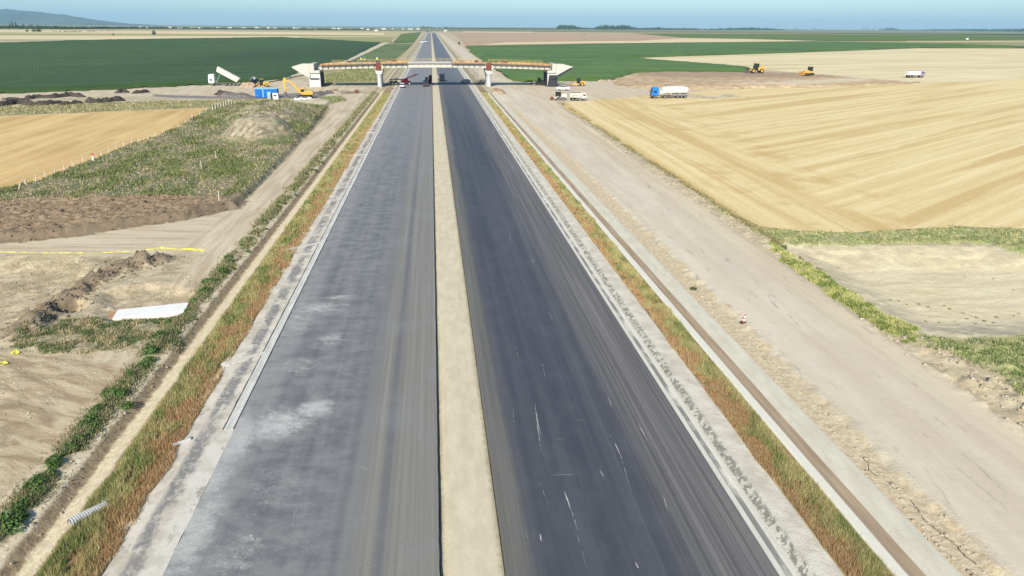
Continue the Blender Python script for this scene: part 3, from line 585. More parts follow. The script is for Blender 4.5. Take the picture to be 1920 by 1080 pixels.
# direction of the rows: angle that turns world rows onto the y axis of the texture
def rowang(p, q):
    a = un(*p); b = un(*q); return math.atan2(b[0] - a[0], b[1] - a[1])
M_whL = stubble('wheat_stubble_gold', (0.44, 0.30, 0.12), (0.57, 0.41, 0.185), (0.36, 0.235, 0.09), rowang((100, 330), (340, 220)), 0.45, sc2=0.22)
M_whR = stubble('wheat_stubble_pale', (0.56, 0.455, 0.245), (0.66, 0.56, 0.335), (0.50, 0.355, 0.15), rowang((1500, 370), (1180, 210)), 0.30, sc2=0.075)
def wheat_right():
    g = G('wheat_stubble_pale'); lo, hi, tan_ = (0.55, 0.43, 0.205), (0.645, 0.53, 0.29), (0.455, 0.315, 0.125)
    angA = rowang((1480, 400), (1100, 192)); angB = rowang((1440, 278), (1900, 192)); f = g.noise(1.3, 5, 0.7)
    def set_(ang, wsc, sd):
        fine_ = g.noise((0.5, 0.012, 1), 4, 0.6, rot=ang, dist=0.25, loc=(sd, 0, 0)); broad = g.noise((wsc, 0.006, 1), 5, 0.68, rot=ang, dist=0.55, loc=(sd, 3, 0))
        c_ = g.mix(g.st(fine_, 0.32, 0.68), lo, hi); return g.mix(g.m_('MULTIPLY', g.st(broad, 0.49, 0.60), g.m_('MULTIPLY_ADD', fine_, 0.8, 0.3)), c_, tan_)
    A_, B_ = set_(angA, 0.24, 3), set_(angB, 0.13, 9)
    a = un(1215, 186); b = un(1640, 428); dx, dy = b[0] - a[0], b[1] - a[1]; L = math.hypot(dx, dy)
    sd_ = g.m_('ADD', g.m_('MULTIPLY', g.m_('SUBTRACT', g.x, a[0]), -dy / L), g.m_('MULTIPLY', g.m_('SUBTRACT', g.y, a[1]), dx / L))
    sd_ = g.m_('MULTIPLY_ADD', g.m_('SUBTRACT', g.noise(0.05, 4, 0.6), 0.5), 30.0, sd_)
    cc = g.mix(g.st(sd_, -3.0, 5.0), A_, B_)
    sm = g.st(g.noise((0.10, 0.10, 1), 5, 0.65, loc=(5, 1, 0)), 0.5, 0.68); mid = g.m_('SUBTRACT', 1.0, g.st(g.m_('ABSOLUTE', sd_), 4, 22)); cc = g.mix(g.m_('MULTIPLY', g.m_('MULTIPLY', sm, mid), 0.8), cc, tan_)
    g.col(g.mul(cc, g.m_('MULTIPLY_ADD', f, 0.4, 0.8)), 0.95); g.bump(f, 0.4, 0.08); return g.m
M_whR = wheat_right()
M_whF = stubble('wheat_stubble_far', (0.52, 0.43, 0.25), (0.63, 0.55, 0.34), (0.46, 0.37, 0.19), rowang((1400, 125), (1920, 112)), 0.10, sc2=0.03)
sheet('wheat_field', P((-300, 232), (0, 218), (130, 213), (300, 206), (397, 202), (375, 217), (333, 243), (278, 267), (233, 279), (178, 305), (133, 322), (70, 347), (0, 364), (-300, 455)), 0.05, M_whL, amp=0.35, seed=3)
WHR = P((1056, 193), (1190, 182), (1300, 172), (1400, 167), (1550, 161), (1700, 158), (1920, 150), (2400, 145), (2600, 430), (1920, 430), (1800, 426), (1700, 431), (1600, 437), (1500, 434), (1425, 427), (1380, 405), (1345, 385), (1217, 300), (1130, 246), (1058, 202))
sheet('wheat_field', WHR, 0.07, M_whR, amp=0.5, seed=5)
sheet('wheat_field', P((1165, 110), (1280, 106), (1480, 100), (1720, 91), (1920, 91.5), (2500, 88), (2400, 146), (1920, 151), (1700, 159), (1650, 152), (1560, 142), (1440, 132), (1400, 129)), 0.055, M_whF, amp=0.6, seed=6)

def plain(name, a, b, sc=(0.02, 0.15, 1), ang=0.0, rough=0.95, f=1.2):
    g = G(name); n = g.noise(sc, 5, 0.62, rot=ang); h = g.noise(f, 4, 0.7)
    g.col(g.mul(g.mix(g.st(n, 0.33, 0.67), a, b), g.m_('MULTIPLY_ADD', h, 0.5, 0.75)), rough); return g.m
GR_D, GR_L = (0.030, 0.075, 0.022), (0.055, 0.115, 0.035)
F_plow = plain('ploughed_soil', (0.34, 0.24, 0.155), (0.43, 0.315, 0.205), (0.004, 0.03, 1))
F_pale = plain('pale_straw', (0.52, 0.42, 0.24), (0.62, 0.52, 0.32), (0.003, 0.02, 1))
F_oliv = plain('olive_pasture', (0.20, 0.22, 0.08), (0.32, 0.30, 0.13), (0.003, 0.02, 1))
F_grn = plain('far_green_crop', (0.07, 0.12, 0.025), (0.12, 0.17, 0.04), (0.003, 0.02, 1))
F_khak = plain('dry_pasture', (0.34, 0.29, 0.15), (0.45, 0.38, 0.20), (0.003, 0.02, 1))
F_dull = plain('dull_green_plain', (0.13, 0.16, 0.085), (0.22, 0.22, 0.12), (0.001, 0.008, 1))
# the plain beyond, painted field by field as it is seen from the air (far to near)
H0 = 51.3
def hx_(x, dy): return (x, 44.05 + 0.0066 * x + dy)
def fband(name, x0, x1, a0, b0, a1, b1, z, mat, seed=1):
    # field between two lines given by their drop below the horizon at x0 (a0..b0) and x1 (a1..b1)
    return sheet(name, P(hx_(x0, a0), hx_(x1, a1), hx_(x1, b1), hx_(x0, b0)), z, mat, step=30, amp=2.0, seed=seed)
fband('green_plain', -500, 2500, 1.0, 9.5, 1.0, 9.0, 0.5, F_dull)
fband('pasture', -500, 760, 10.5, 31, 10.5, 22, 0.45, F_khak)
fband('straw_field', -500, 720, 12.5, 15.5, 13.0, 17.5, 0.5, F_pale)
fband('pasture', -500, 700, 21.0, 24.0, 18.0, 19.5, 0.52, F_oliv)
fband('straw_field', -500, 700, 25.0, 34.0, 20.0, 27.0, 0.51, F_pale)
fband('olive_field', 560, 735, 22.0, 27.0, 20.5, 31.5, 0.53, F_oliv)
sheet('green_field', P((737, 81), (752, 64), (790, 60), (786, 66), (776, 80)), 0.54, F_grn, step=20, amp=1)
sheet('green_field', P((720, 84), (735, 82), (775, 82), (740, 112), (728, 113), (590, 131), (640, 112)), 0.3, plain('verge_crop', (0.075, 0.12, 0.045), (0.13, 0.165, 0.065), (0.03, 0.01, 1)), step=8, amp=1)
fband('straw_field', 868, 2500, 8.0, 11.5, 3.2, 8.0, 0.46, F_pale)
sheet('ploughed_field', P((846, 61), (1060, 61.5), (1480, 68.8), (1480, 77.5), (1200, 81), (875, 86.5), (862, 72)), 0.47, F_plow, step=30, amp=2)
fband('dry_field', 1000, 2500, 9.0, 11.5, 7.0, 13.0, 0.50, F_khak)
sheet('green_field', P((1190, 63), (1280, 63), (1600, 64.5), (1920, 66), (2500, 70), (2500, 79), (1920, 75), (1700, 76.5), (1530, 77), (1280, 71)), 0.55, F_grn, step=30, amp=1.5)
sheet('straw_field', P((1280, 72), (1400, 73.5), (1540, 77.5), (1280, 80.5), (1100, 82), (900, 85), (950, 80), (1200, 77)), 0.56, F_pale, step=20, amp=1.0)
sheet('olive_field', P((1540, 78), (1700, 77), (1920, 76), (2500, 80), (2500, 88), (1920, 83), (1760, 82), (1600, 80)), 0.56, F_oliv, step=20, amp=1.0)
fband('straw_field', 1700, 2500, 22.0, 23.0, 21.5, 23.0, 0.6, F_pale)
# grassy patches near the works
sheet('dirt_field_track', P((556, 136), (640, 115), (712, 82), (735, 76), (745, 74), (722, 84), (655, 116), (575, 140), (500, 156), (480, 157)), 0.36, plain('pale_track', (0.42, 0.37, 0.25), (0.52, 0.46, 0.33), (0.1, 0.1, 1)), step=5, amp=0.8)

def crop(name, poly, h, mat, cell, label, seed):
    # a standing crop: uneven top surface and real edges
    X0 = min(p[0] for p in poly); X2 = max(p[0] for p in poly); Y0 = min(p[1] for p in poly); Y2 = max(p[1] for p in poly)
    gx = [X0]
    while gx[-1] < X2: gx.append(gx[-1] + cell)
    gy = [Y0]
    while gy[-1] < Y2: gy.append(gy[-1] + max(cell, gy[-1] * 0.006))
    gx = np.array(gx); gy = np.array(gy); XX_, YY_ = np.meshgrid(gx, gy); s_ = sdf(poly, XX_.ravel(), YY_.ravel()).reshape(XX_.shape)
    jx = (rng.random(XX_.shape) - 0.5) * cell * 0.6; jy = (rng.random(XX_.shape) - 0.5) * cell * 0.6
    z = h * (0.8 + 0.35 * fbm(XX_ * 0.15, YY_ * 0.15, 4, seed)) * sstep(s_, -cell * 1.1, cell * 0.6) + rng.random(XX_.shape) * 0.3 * h * (s_ > 0)
    ok = s_ > -cell * 1.6; n2_, m2_ = XX_.shape; ii = np.arange(n2_ * m2_).reshape(n2_, m2_)
    k = ok[:-1, :-1] & ok[1:, :-1] & ok[:-1, 1:] & ok[1:, 1:]
    q = np.stack([ii[:-1, :-1][k], ii[:-1, 1:][k], ii[1:, 1:][k], ii[1:, :-1][k]], 1); u, inv = np.unique(q, return_inverse=True)
    o = mesh_obj(name, np.stack([(XX_ + jx).ravel()[u], (YY_ + jy).ravel()[u], z.ravel()[u] - 0.02], 1), inv.reshape(-1, 4), mat, None, False)
    return tag(o, label, 'crop', kind='stuff')
def cropmat(name, a, b, ang, rowsc):
    g = G(name); n = g.noise((0.010, 0.04, 1), 5, 0.6, rot=ang); f = g.noise(0.9, 5, 0.75); v = g.noise(0.06, 4, 0.6)
    r = g.t.nodes.new('ShaderNodeTexWave'); r.inputs['Scale'].default_value = rowsc; r.inputs['Distortion'].default_value = 1.5; g.t.links.new(g.map((1, 1, 1), ang), r.inputs['Vector'])
    cc = g.mix(g.st(n, 0.3, 0.7), a, b); cc = g.mul(cc, g.m_('MULTIPLY_ADD', f, 0.9, 0.55)); cc = g.mix(g.m_('MULTIPLY', g.st(v, 0.45, 0.7), 0.3), cc, g.mul(cc, 1.35))
    rows = g.m_('MULTIPLY', r.outputs['Fac'], g.m_('SUBTRACT', 1.0, g.st(g.x, -190, -130))); cc = g.mix(g.m_('MULTIPLY', rows, 0.35), cc, tuple(x * 1.9 for x in b))
    g.col(cc, 0.7); return g.m
crop('green_crop', P((-500, 88), (0, 82), (200, 75.5), (530, 70.5), (575, 73), (712, 81), (640, 116), (556, 135), (525, 150), (480, 154), (390, 158), (200, 167), (0, 175), (-500, 195)), 1.3, cropmat('maize_left', (0.025, 0.055, 0.012), (0.048, 0.086, 0.018), rowang((90, 160), (80, 120)), 0.22), 3.5, 'wide dark green crop field left of the unfinished overpass', 41)
crop('green_crop', P((877, 88), (1280, 81), (1530, 79), (1750, 83), (1920, 87), (2500, 93), (2500, 86), (1920, 90.5), (1720, 90), (1480, 99), (1280, 105), (1165, 109), (1400, 128), (1400, 135), (1180, 136), (1130, 151), (1060, 151), (990, 154), (950, 145), (925, 124)), 1.3, cropmat('maize_right', (0.056, 0.110, 0.018), (0.100, 0.168, 0.034), rowang((1000, 140), (920, 90)), 0.2), 3.5, 'bright green crop field behind the right half of the overpass', 43)

# ------------------------------------------------------------------ grass and weeds built blade by blade
def tintmat(name, rough=0.75):
    g = G(name); t = g.attr('tint', 'Color'); g.col(g.mul(t, g.m_('MULTIPLY_ADD', g.noise(6.0, 3, 0.6), 0.6, 0.7)), rough); g.b.inputs['Specular IOR Level'].default_value = 0.15
    return g.m
M_tint = tintmat('blades')
def blades(name, x, y, z, h, w_, col, label, cat='grass', lean=0.5):
    n = len(x); ang = rng.random(n) * 6.283; la = rng.random(n) * 6.283; ln = h * lean * rng.random(n)
    dx = np.cos(ang) * w_ / 2; dy = np.sin(ang) * w_ / 2
    v = np.empty((n, 3, 3)); v[:, 0] = np.stack([x - dx, y - dy, z - 0.03], 1); v[:, 1] = np.stack([x + dx, y + dy, z - 0.03], 1); v[:, 2] = np.stack([x + np.cos(la) * ln, y + np.sin(la) * ln, z + h], 1)
    o = mesh_obj(name, v.reshape(-1, 3), np.arange(n * 3).reshape(n, 3), M_tint, None, False, {'tint': np.repeat(col, 3, 0)})
    return tag(o, label, cat, kind='stuff')
def ysamp(n, y0, y1, p):            # more samples near the start
    u = rng.random(n); a = y0 ** (1 - p); b = y1 ** (1 - p); return (a + (b - a) * u) ** (1 / (1 - p))
def mixc(a, b, t): return np.array(a) * (1 - t[:, None]) + np.array(b) * t[:, None]
def strip_grass(name, xa, xb, redleft, n, label, seed):
    y = ysamp(n, 19, 262, 1.5); x = xa + (xb - xa) * rng.random(n)
    x = x + (fbm(x * 0 + seed, y * 0.35, 4, seed) - 0.5) * 0.7
    t = (x - xa) / (xb - xa); t = 1 - t if redleft else t       # t = 1 at the red side
    nz_ = fbm(x * 0.9, y * 0.5, 4, seed + 1); red = sstep(t + (nz_ - 0.5) * 1.9 + (rng.random(n) - 0.5) * 0.4, 0.46, 0.66) * 0.9 * (1 - sstep(y, 120, 230) * 0.65)
    gr = mixc((0.13, 0.185, 0.05), (0.38, 0.35, 0.15), sstep(fbm(x * 1.3, y * 0.7, 4, seed + 2), 0.34, 0.62)); rd = mixc((0.31, 0.11, 0.06), (0.45, 0.31, 0.17), rng.random(n))
    c_ = gr * (1 - red[:, None]) + rd * red[:, None]; c_ = mixc((0, 0, 0), (1, 1, 1), 0.75 + 0.5 * rng.random(n)) * c_ + 0
    straw = rng.random(n) < (0.30 if redleft else 0.24); c_[straw] = np.array((0.42, 0.36, 0.18)) * (0.7 + 0.5 * rng.random(straw.sum())[:, None])
    bare = (fbm(x * 0.9, y * 0.6, 4, seed + 9) + (rng.random(n) - 0.5) * 0.12 > 0.66); k = ~bare
    h = (0.10 + 0.24 * rng.random(n) * (0.6 + fbm(x, y, 3, seed + 3))) * (1.0 + 0.4 * (1 - red)); w_ = 0.012 + 0.00045 * y
    return blades(name, x[k], y[k], gza(x[k], y[k]), h[k], w_[k], np.clip(c_[k], 0, 1), label)
strip_grass('grass', -17.85, -15.1, False, 150000, 'green and rusty red grass strip between the earth ditch and the left shoulder', 51)
strip_grass('grass', 17.5, 19.4, True, 130000, 'rusty red and olive grass strip between the right shoulder and the concrete channel', 61)
# weeds of the fallow field
n = 90000; y = ysamp(n, 92, 232, 1.2); x = -75 + 50 * rng.random(n); s_ = sdf(WEEDS, x, y)
pt = fbm(x * 0.35, y * 0.16, 4, 71); k = (s_ > 0.3 + (fbm(x, y, 3, 5) - 0.5) * 3) & (rng.random(n) < 0.2 + 0.6 * sstep(pt, 0.42, 0.6)) & ~((x > -45) & (x < -30) & (y > 143) & (y < 158))
x = x[k]; y = y[k]; pt = pt[k]; t = sstep(pt + (rng.random(len(x)) - 0.5) * 0.3, 0.42, 0.60)
cc_ = mixc((0.36, 0.30, 0.17), (0.12, 0.15, 0.05), t) * (0.65 + 0.7 * rng.random(len(x)))[:, None]
blades('fallow_weeds', x, y, gza(x, y), 0.15 + 0.26 * rng.random(len(x)) * (0.5 + t), 0.07 + 0.001 * y, cc_, 'patchy green and straw weeds covering the fallow field beside the service track', 'weeds', 0.9)
# low green growth round the right hand sand pit and scrub at left
def patch_weeds(name, poly, n, label, lo, hi, hh, seed, thr=0.0):
    poly = [(max(-125, p[0]), p[1]) for p in poly]; xs_ = [p[0] for p in poly]; ys_ = [p[1] for p in poly]
    x = min(xs_) + (min(max(xs_), 90) - min(xs_)) * rng.random(n); y = ysamp(n, max(min(ys_), 20), max(ys_), 1.0001)
    f = fbm(x * 0.6, y * 0.6, 4, seed); s_ = sdf(poly, x, y) + (f - 0.5) * 2.5; k = (s_ > 0) & (f > thr); x = x[k]; y = y[k]; f = f[k]
    c_ = mixc(lo, hi, sstep(fbm(x * 1.4, y * 1.4, 3, seed + 2) + (rng.random(len(x)) - 0.5) * 0.25, 0.35, 0.62)) * (0.7 + 0.6 * rng.random(len(x)))[:, None]
    return blades(name, x, y, gza(x, y), hh * (0.4 + rng.random(len(x))), 0.03 + 0.0008 * y, c_, label, 'weeds', 0.9)
patch_weeds('pit_weeds', GR1, 60000, 'green weed belt between the pale wheat field and the sand pit', (0.15, 0.19, 0.07), (0.42, 0.38, 0.20), 0.20, 81, 0.44)
patch_weeds('pit_weeds', GR2, 26000, 'yellow green weed strip between the haul road and the sand pit', (0.18, 0.23, 0.06), (0.42, 0.42, 0.16), 0.22, 83)
patch_weeds('pit_weeds', GR3, 60000, 'dense green weeds in the near corner of the sand pit at right', (0.12, 0.17, 0.06), (0.34, 0.34, 0.17), 0.22, 85, 0.38)
patch_weeds('dry_scrub', P((-60, 480), (150, 480), (300, 490), (380, 520), (370, 560), (200, 545), (60, 600), (-60, 640)), 12000, 'thin dry scrub scattered over the dug ground between tape and slab', (0.16, 0.17, 0.08), (0.40, 0.34, 0.21), 0.13, 188, 0.50)
patch_weeds('scrub_grass', SCRUB, 16000, 'thin dry scrub on the bank below the pale concrete slab', (0.09, 0.13, 0.045), (0.33, 0.28, 0.16), 0.22, 87, 0.42)
patch_weeds('grass_patch', P((600, 182), (640, 180), (650, 188), (625, 195), (600, 190)), 2500, 'oval green grass patch on the service track below the left abutment', (0.09, 0.13, 0.045), (0.24, 0.25, 0.10), 0.35, 88)
patch_weeds('rough_grass', VERGEL, 26000, 'dry and green grass strip behind the golden wheat field at left', (0.13, 0.15, 0.06), (0.40, 0.35, 0.20), 0.35, 90)
patch_weeds('rough_grass', P((605, 163), (600, 145), (660, 128), (720, 128), (706, 152), (640, 154)), 9000, 'rough green and dry grass under and behind the left bridge span', (0.10, 0.13, 0.05), (0.30, 0.29, 0.14), 0.6, 89)
# thin growth along the edge of the wheat field at right
n = 22000; y = ysamp(n, 62, 226, 1.2); ex = np.interp(y, [62, 76, 126, 216], [37.8, 37.9, 38.7, 40.5]); x = ex + rng.normal(0, 0.38, n); f = fbm(x * 0.3, y * 0.16, 4, 91); k = (f > 0.50) & (rng.random(n) < 0.5)
x = x[k]; y = y[k]; cc_ = mixc((0.11, 0.12, 0.05), (0.36, 0.30, 0.16), rng.random(len(x))) * (0.7 + 0.5 * rng.random(len(x)))[:, None]
blades('edge_weeds', x, y, gza(x, y), 0.1 + 0.25 * rng.random(len(x)), 0.05 + 0.0007 * y, cc_, 'sparse dry weeds along the border of haul road and pale wheat field', 'weeds', 0.8)
# continuous weeds behind the counted shrubs on the ditch bank
n = 60000; y = ysamp(n, 19, 265, 1.4); x = -21.15 + rng.normal(0, 0.48, n); f = fbm(x * 0.5, y * 0.4, 4, 93); k = f > 0.44
x = x[k]; y = y[k]; cc_ = mixc((0.08, 0.12, 0.045), (0.38, 0.33, 0.19), rng.random(len(x))) * (0.6 + 0.6 * rng.random(len(x)))[:, None]
blades('bank_weeds', x, y, gza(x, y), (0.08 + 0.25 * rng.random(len(x))) * (1 + sstep(y, 50, 120) * 0.9), 0.03 + 0.0009 * y, cc_, 'mixed dry and green weeds on the bank between service track and ditch', 'weeds', 0.8)

# ------------------------------------------------------------------ shrubs on the ditch bank
def leaf_blob(n, rx, ry, rz, leaf, seed, lo, hi):
    r_ = np.random.default_rng(seed); d = r_.normal(size=(n, 3)); d /= np.linalg.norm(d, axis=1)[:, None]
    lob = 0.72 + 0.5 * fbm(d[:, 0] * 2 + 9, d[:, 1] * 2 + d[:, 2] * 2 + 9, 3, seed)
    p = d * (r_.random(n) ** 0.4 * lob)[:, None] * np.array([rx, ry, rz]); p[:, 2] = np.abs(p[:, 2])
    a = r_.normal(size=(n, 3)); a /= np.linalg.norm(a, axis=1)[:, None]; b = np.cross(a, d); b /= np.linalg.norm(b, axis=1)[:, None] + 1e-9
    s = leaf * (0.6 + 0.8 * r_.random(n))[:, None]
    v = np.stack([p - a * s, p + b * s * 0.55, p + a * s, p - b * s * 0.55], 1).reshape(-1, 3)
    c_ = np.array(lo) + (np.array(hi) - np.array(lo)) * r_.random((n, 1)); c_ *= 0.75 + 0.5 * r_.random((n, 1))
    return v, np.arange(n * 4).reshape(n, 4), np.repeat(c_, 4, 0)
def shrub_proto(name, n, rx, ry, rz, leaf, seed, lo, hi, label, cat='shrub', group=None):
    t = empty(name, (0, 0, 0), 0, label, cat, group)
    v, f, c_ = leaf_blob(n, rx, ry, rz, leaf, seed, lo, hi); mesh_obj('foliage', v, f, M_tint, t, False, {'tint': c_})
    m = MB(); r_ = random.Random(seed)
    for i in range(6):
        a = r_.uniform(0, 6.28); m.tube((0, 0, -0.1), (math.cos(a) * rx * 0.6, math.sin(a) * ry * 0.6, rz * r_.uniform(0.5, 0.9)), 0.02, 0.008, 5)
    m.build('stem', M_wood, t); return t
SHG = 'leafy shrubs on the ditch bank beside the service track'
SHL = 'dark green leafy shrub in the row on the bank of the earth ditch'
protos = [shrub_proto('shrub', 520, 0.75, 0.85, 0.75, 0.10, 100 + i, (0.036, 0.090, 0.025), (0.11, 0.185, 0.05), SHL, 'shrub', SHG) for i in range(4)]
spots = [(18, 990, 1.2), (40, 960, .8), (70, 915, 1.0), (105, 880, .75), (170, 800, 1.15), (185, 775, .9), (150, 830, .7), (222, 745, 1.0), (205, 740, .8), (247, 708, .8), (285, 665, 1.05), (302, 640, 1.15), (270, 690, .9), (350, 592, .6), (385, 550, 1.0), (418, 515, 1.15), (432, 495, .8), (478, 440, .8), (494, 420, .95), (455, 462, .6), (520, 392, .7), (535, 375, .7), (560, 345, .8), (572, 330, .8), (585, 312, .8), (600, 295, .75), (612, 280, .8), (622, 268, .8), (95, 898, .7), (238, 762, .75), (125, 855, .6), (330, 628, .6), (400, 532, .8)]
spots += [(random.uniform(-14, 14) + np.interp(py, [290, 340, 400, 500, 600, 700, 800, 900, 1000], [606, 563, 514, 428, 338, 255, 170, 92, 18]), py, random.uniform(.5, .85)) for py in (305, 320, 337, 352, 366, 384, 402, 412, 430, 452, 473, 486, 506, 530, 566, 585, 612, 655, 680, 700, 725, 760, 788, 815, 845, 868, 905, 930, 945, 975)]
used = [False] * 4
for i, (px, py, s) in enumerate(spots):
    pr = protos[i % 4]; o = pr if not used[i % 4] else copy_tree(pr); used[i % 4] = True
    x, y = un(px, py); o.location = (x, y, gz(x, y) - 0.08); s = s * (0.72 if py > 400 else 0.85); o.scale = (s, s * 1.15, s); o.rotation_euler.z = random.uniform(0, 6.28)
# a single bush on the crumbling edge beside the haul road
t = shrub_proto('shrub', 240, 0.40, 0.40, 0.42, 0.06, 140, (0.04, 0.06, 0.03), (0.12, 0.14, 0.07), 'small dark lone bush at the edge of the haul road beyond the striped marker'); x, y = un(1300, 543); t.location = (x, y, gz(x, y) - 0.05)
t = shrub_proto('shrub', 200, 0.45, 0.45, 0.55, 0.07, 141, (0.06, 0.09, 0.03), (0.14, 0.17, 0.07), 'small upright green bush at the far left corner of the sand pit'); x, y = un(1470, 466); t.location = (x, y, gz(x, y) - 0.05)
# tufts on the floor of the sand pit
TG = 'small weed tufts dotted over the sand pit floor'
tp = [shrub_proto('weed_tuft', 60, 0.22, 0.22, 0.16, 0.06, 150 + i, (0.12, 0.14, 0.05), (0.26, 0.25, 0.11), 'small olive weed tuft on the pale floor of the sand pit', 'weed tuft', TG) for i in range(2)]
for q in tp:
    for ch in list(q.children):
        if ch.name.startswith('stem'): bpy.data.objects.remove(ch)
tuf = [(1745, 580), (1770, 575), (1780, 582), (1805, 590), (1820, 595), (1812, 600), (1830, 598), (1845, 605), (1790, 606), (1760, 608), (1735, 607), (1740, 577), (1668, 567), (1685, 566), (1900, 595), (1885, 600), (1910, 590), (1808, 520), (1842, 520), (1862, 525), (1885, 518), (1778, 505), (1802, 503), (1700, 573), (1862, 610), (1850, 620), (1795, 615), (1775, 590), (1722, 572), (1900, 545), (1590, 505), (1570, 508), (1828, 612), (1868, 597)]
for i, (px, py) in enumerate(tuf):
    o = tp[i] if i < 2 else copy_tree(tp[i % 2]); x, y = un(px, py, -1.2); o.location = (x, y, gz(x, y) - 0.02); s = random.uniform(0.35, 0.95); o.scale = (s, s, s * .8); o.rotation_euler.z = random.uniform(0, 6.28)

# ------------------------------------------------------------------ soil heaps
def soilmat(name, a, b, sc=1.6):
    g = G(name); n = g.noise(sc, 6, 0.7); f = g.noise(sc * 4, 4, 0.7); g.col(g.mul(g.mix(g.st(n, 0.35, 0.65), a, b), g.m_('MULTIPLY_ADD', f, 0.6, 0.7)), 0.95); g.bump(g.m_('ADD', n, f), 0.7, 0.2); return g.m
M_black = soilmat('dark_topsoil', (0.035, 0.03, 0.027), (0.10, 0.085, 0.07)); M_brown = soilmat('brown_clay', (0.20, 0.135, 0.085), (0.36, 0.26, 0.17)); M_greyS = soilmat('grey_soil', (0.10, 0.09, 0.085), (0.21, 0.185, 0.17))
M_tan = soilmat('tan_rubble', (0.22, 0.15, 0.095), (0.52, 0.42, 0.30), 1.2)
def ridge(name, pts, r, h, mat, label, cat='soil heap', seed=0, nw=9):
    pts = [Vector((*un(*p), 0)) for p in pts]; segs = []
    for a, b in zip(pts[:-1], pts[1:]):
        k = max(2, int((b - a).length / (r * 0.35)))
        for i in range(k): segs.append(a.lerp(b, i / k))
    segs.append(pts[-1]); n = len(segs); vs = []; fs = []
    for i, p in enumerate(segs):
        d = (segs[min(i + 1, n - 1)] - segs[max(i - 1, 0)]).normalized(); q = Vector((-d.y, d.x, 0)); e = min(1, (i + 0.0) / 3, (n - 1 - i) / 3); e = max(0.02, e)
        rs = random.Random(seed * 1000 + i); hh = h * e * (0.55 + 0.9 * float(fbm(np.array([i * 0.33]), np.array([seed * 3.7]), 3, seed)[0])); rr = r * (0.6 + 0.4 * e) * rs.uniform(0.85, 1.15)
        for j in range(nw):
            t = j / (nw - 1) * 2 - 1; x = t * rr * rs.uniform(0.9, 1.1); z = hh * (1 - abs(t) ** 1.6) * rs.uniform(0.75, 1.15)
            b = gz(p.x, p.y); vs.append((p.x + q.x * x + rs.uniform(-.1, .1) * r, p.y + q.y * x + rs.uniform(-.1, .1) * r, b + z - 0.12))
    for i in range(n - 1):
        for j in range(nw - 1): a = i * nw + j; fs.append((a, a + 1, a + nw + 1, a + nw))
    o = mesh_obj(name, vs, fs, mat, None, True); return tag(o, label, cat)
ridge('soil_heap', [(0, 186.5), (22, 186), (47, 187)], 1.0, 0.7, M_black, 'short black spoil line at the far left beside the pale track', seed=1)
ridge('soil_heap', [(47, 187), (65, 184), (100, 183.5), (132, 180), (160, 182)], 1.4, 1.3, M_black, 'long dark spoil ridge beside the pale track at far left', seed=2)
ridge('soil_heap', [(-40, 200), (0, 199), (35, 193), (62, 197), (85, 197), (120, 192)], 1.6, 1.4, M_black, 'broad black soil ridge nearest the golden wheat field at far left', seed=3)
ridge('soil_heap', [(108, 197.5), (135, 195), (158, 193)], 1.2, 1.0, M_black, 'middle dark soil ridge of the row along the grass strip', seed=4)
ridge('soil_heap', [(163, 191), (180, 193), (200, 191.5), (235, 188)], 1.5, 1.5, M_black, 'dark soil ridge with a raised lump at its right end', seed=5)
ridge('soil_heap', [(217, 175), (232, 172.8), (240, 174.5)], 1.2, 1.2, M_black, 'small dark soil heap on the pale track bend', seed=6)
ridge('soil_heap', [(246, 176), (262, 175), (281, 172.5)], 1.2, 1.2, M_black, 'dark soil heap at the right end of the pale track', seed=7)
ridge('earth_bank', [(400, 183), (430, 182.5), (455, 183), (482, 183)], 3.4, 2.2, M_greyS, 'grey earth bank left of the blue container', 'earth bank', seed=8)
ridge('soil_heap', [(400, 178), (410, 177.5), (432, 180)], 1.6, 1.9, M_black, 'black soil pile on the left end of the grey bank', seed=9)
ridge('rubble_pile', [(449, 162.5), (462, 163), (478, 162.8), (492, 162.8), (505, 162.5)], 2.2, 1.7, M_tan, 'tan rubble pile behind the tipping truck', 'rubble pile', seed=10)
ridge('soil_heap', [(583, 180), (600, 177.5), (615, 176), (624, 174.5)], 2.2, 1.3, M_greyS, 'grey excavated soil at the foot of the left abutment', seed=11)
ridge('soil_heap', [(616, 170.5), (628, 169.5), (638, 170)], 1.5, 0.9, M_brown, 'orange brown soil heap right of the left abutment', seed=12)
ridge('soil_heap', [(918, 171), (930, 171), (944, 173)], 1.6, 1.2, M_brown, 'brown earth heap at the foot of the right hand pier', seed=13)
ridge('rubble_pile', [(934, 177), (941, 178), (946, 176)], 1.0, 1.1, M_tan, 'small lumpy rubble pile beside the grass strip near the right pier', 'rubble pile', seed=14)
ridge('soil_heap', [(196, 155.5), (215, 152.5), (232, 152.5)], 1.0, 1.0, M_tan, 'tan soil heap at the near edge of the dark green crop', seed=15)
ridge('soil_heap', [(722, 168), (730, 167), (738, 166)], 2.0, 0.9, M_brown, 'brown earth hump between the left pier and the carriageway', seed=16)
ridge('soil_heap', [(1158, 160), (1190, 163), (1215, 165)], 1.4, 0.7, M_brown, 'low brown soil windrow left of the earth embankment', seed=17)
ridge('soil_heap', [(1120, 153), (1140, 151.5), (1160, 153)], 1.5, 0.8, M_tan, 'pale soil hump against the green crop right of the roller', seed=18)
ridge('soil_heap', [(1700, 156), (1716, 155), (1728, 156)], 1.0, 0.5, M_brown, 'thin dark windrow in the stubble below the distant tipper', seed=19)
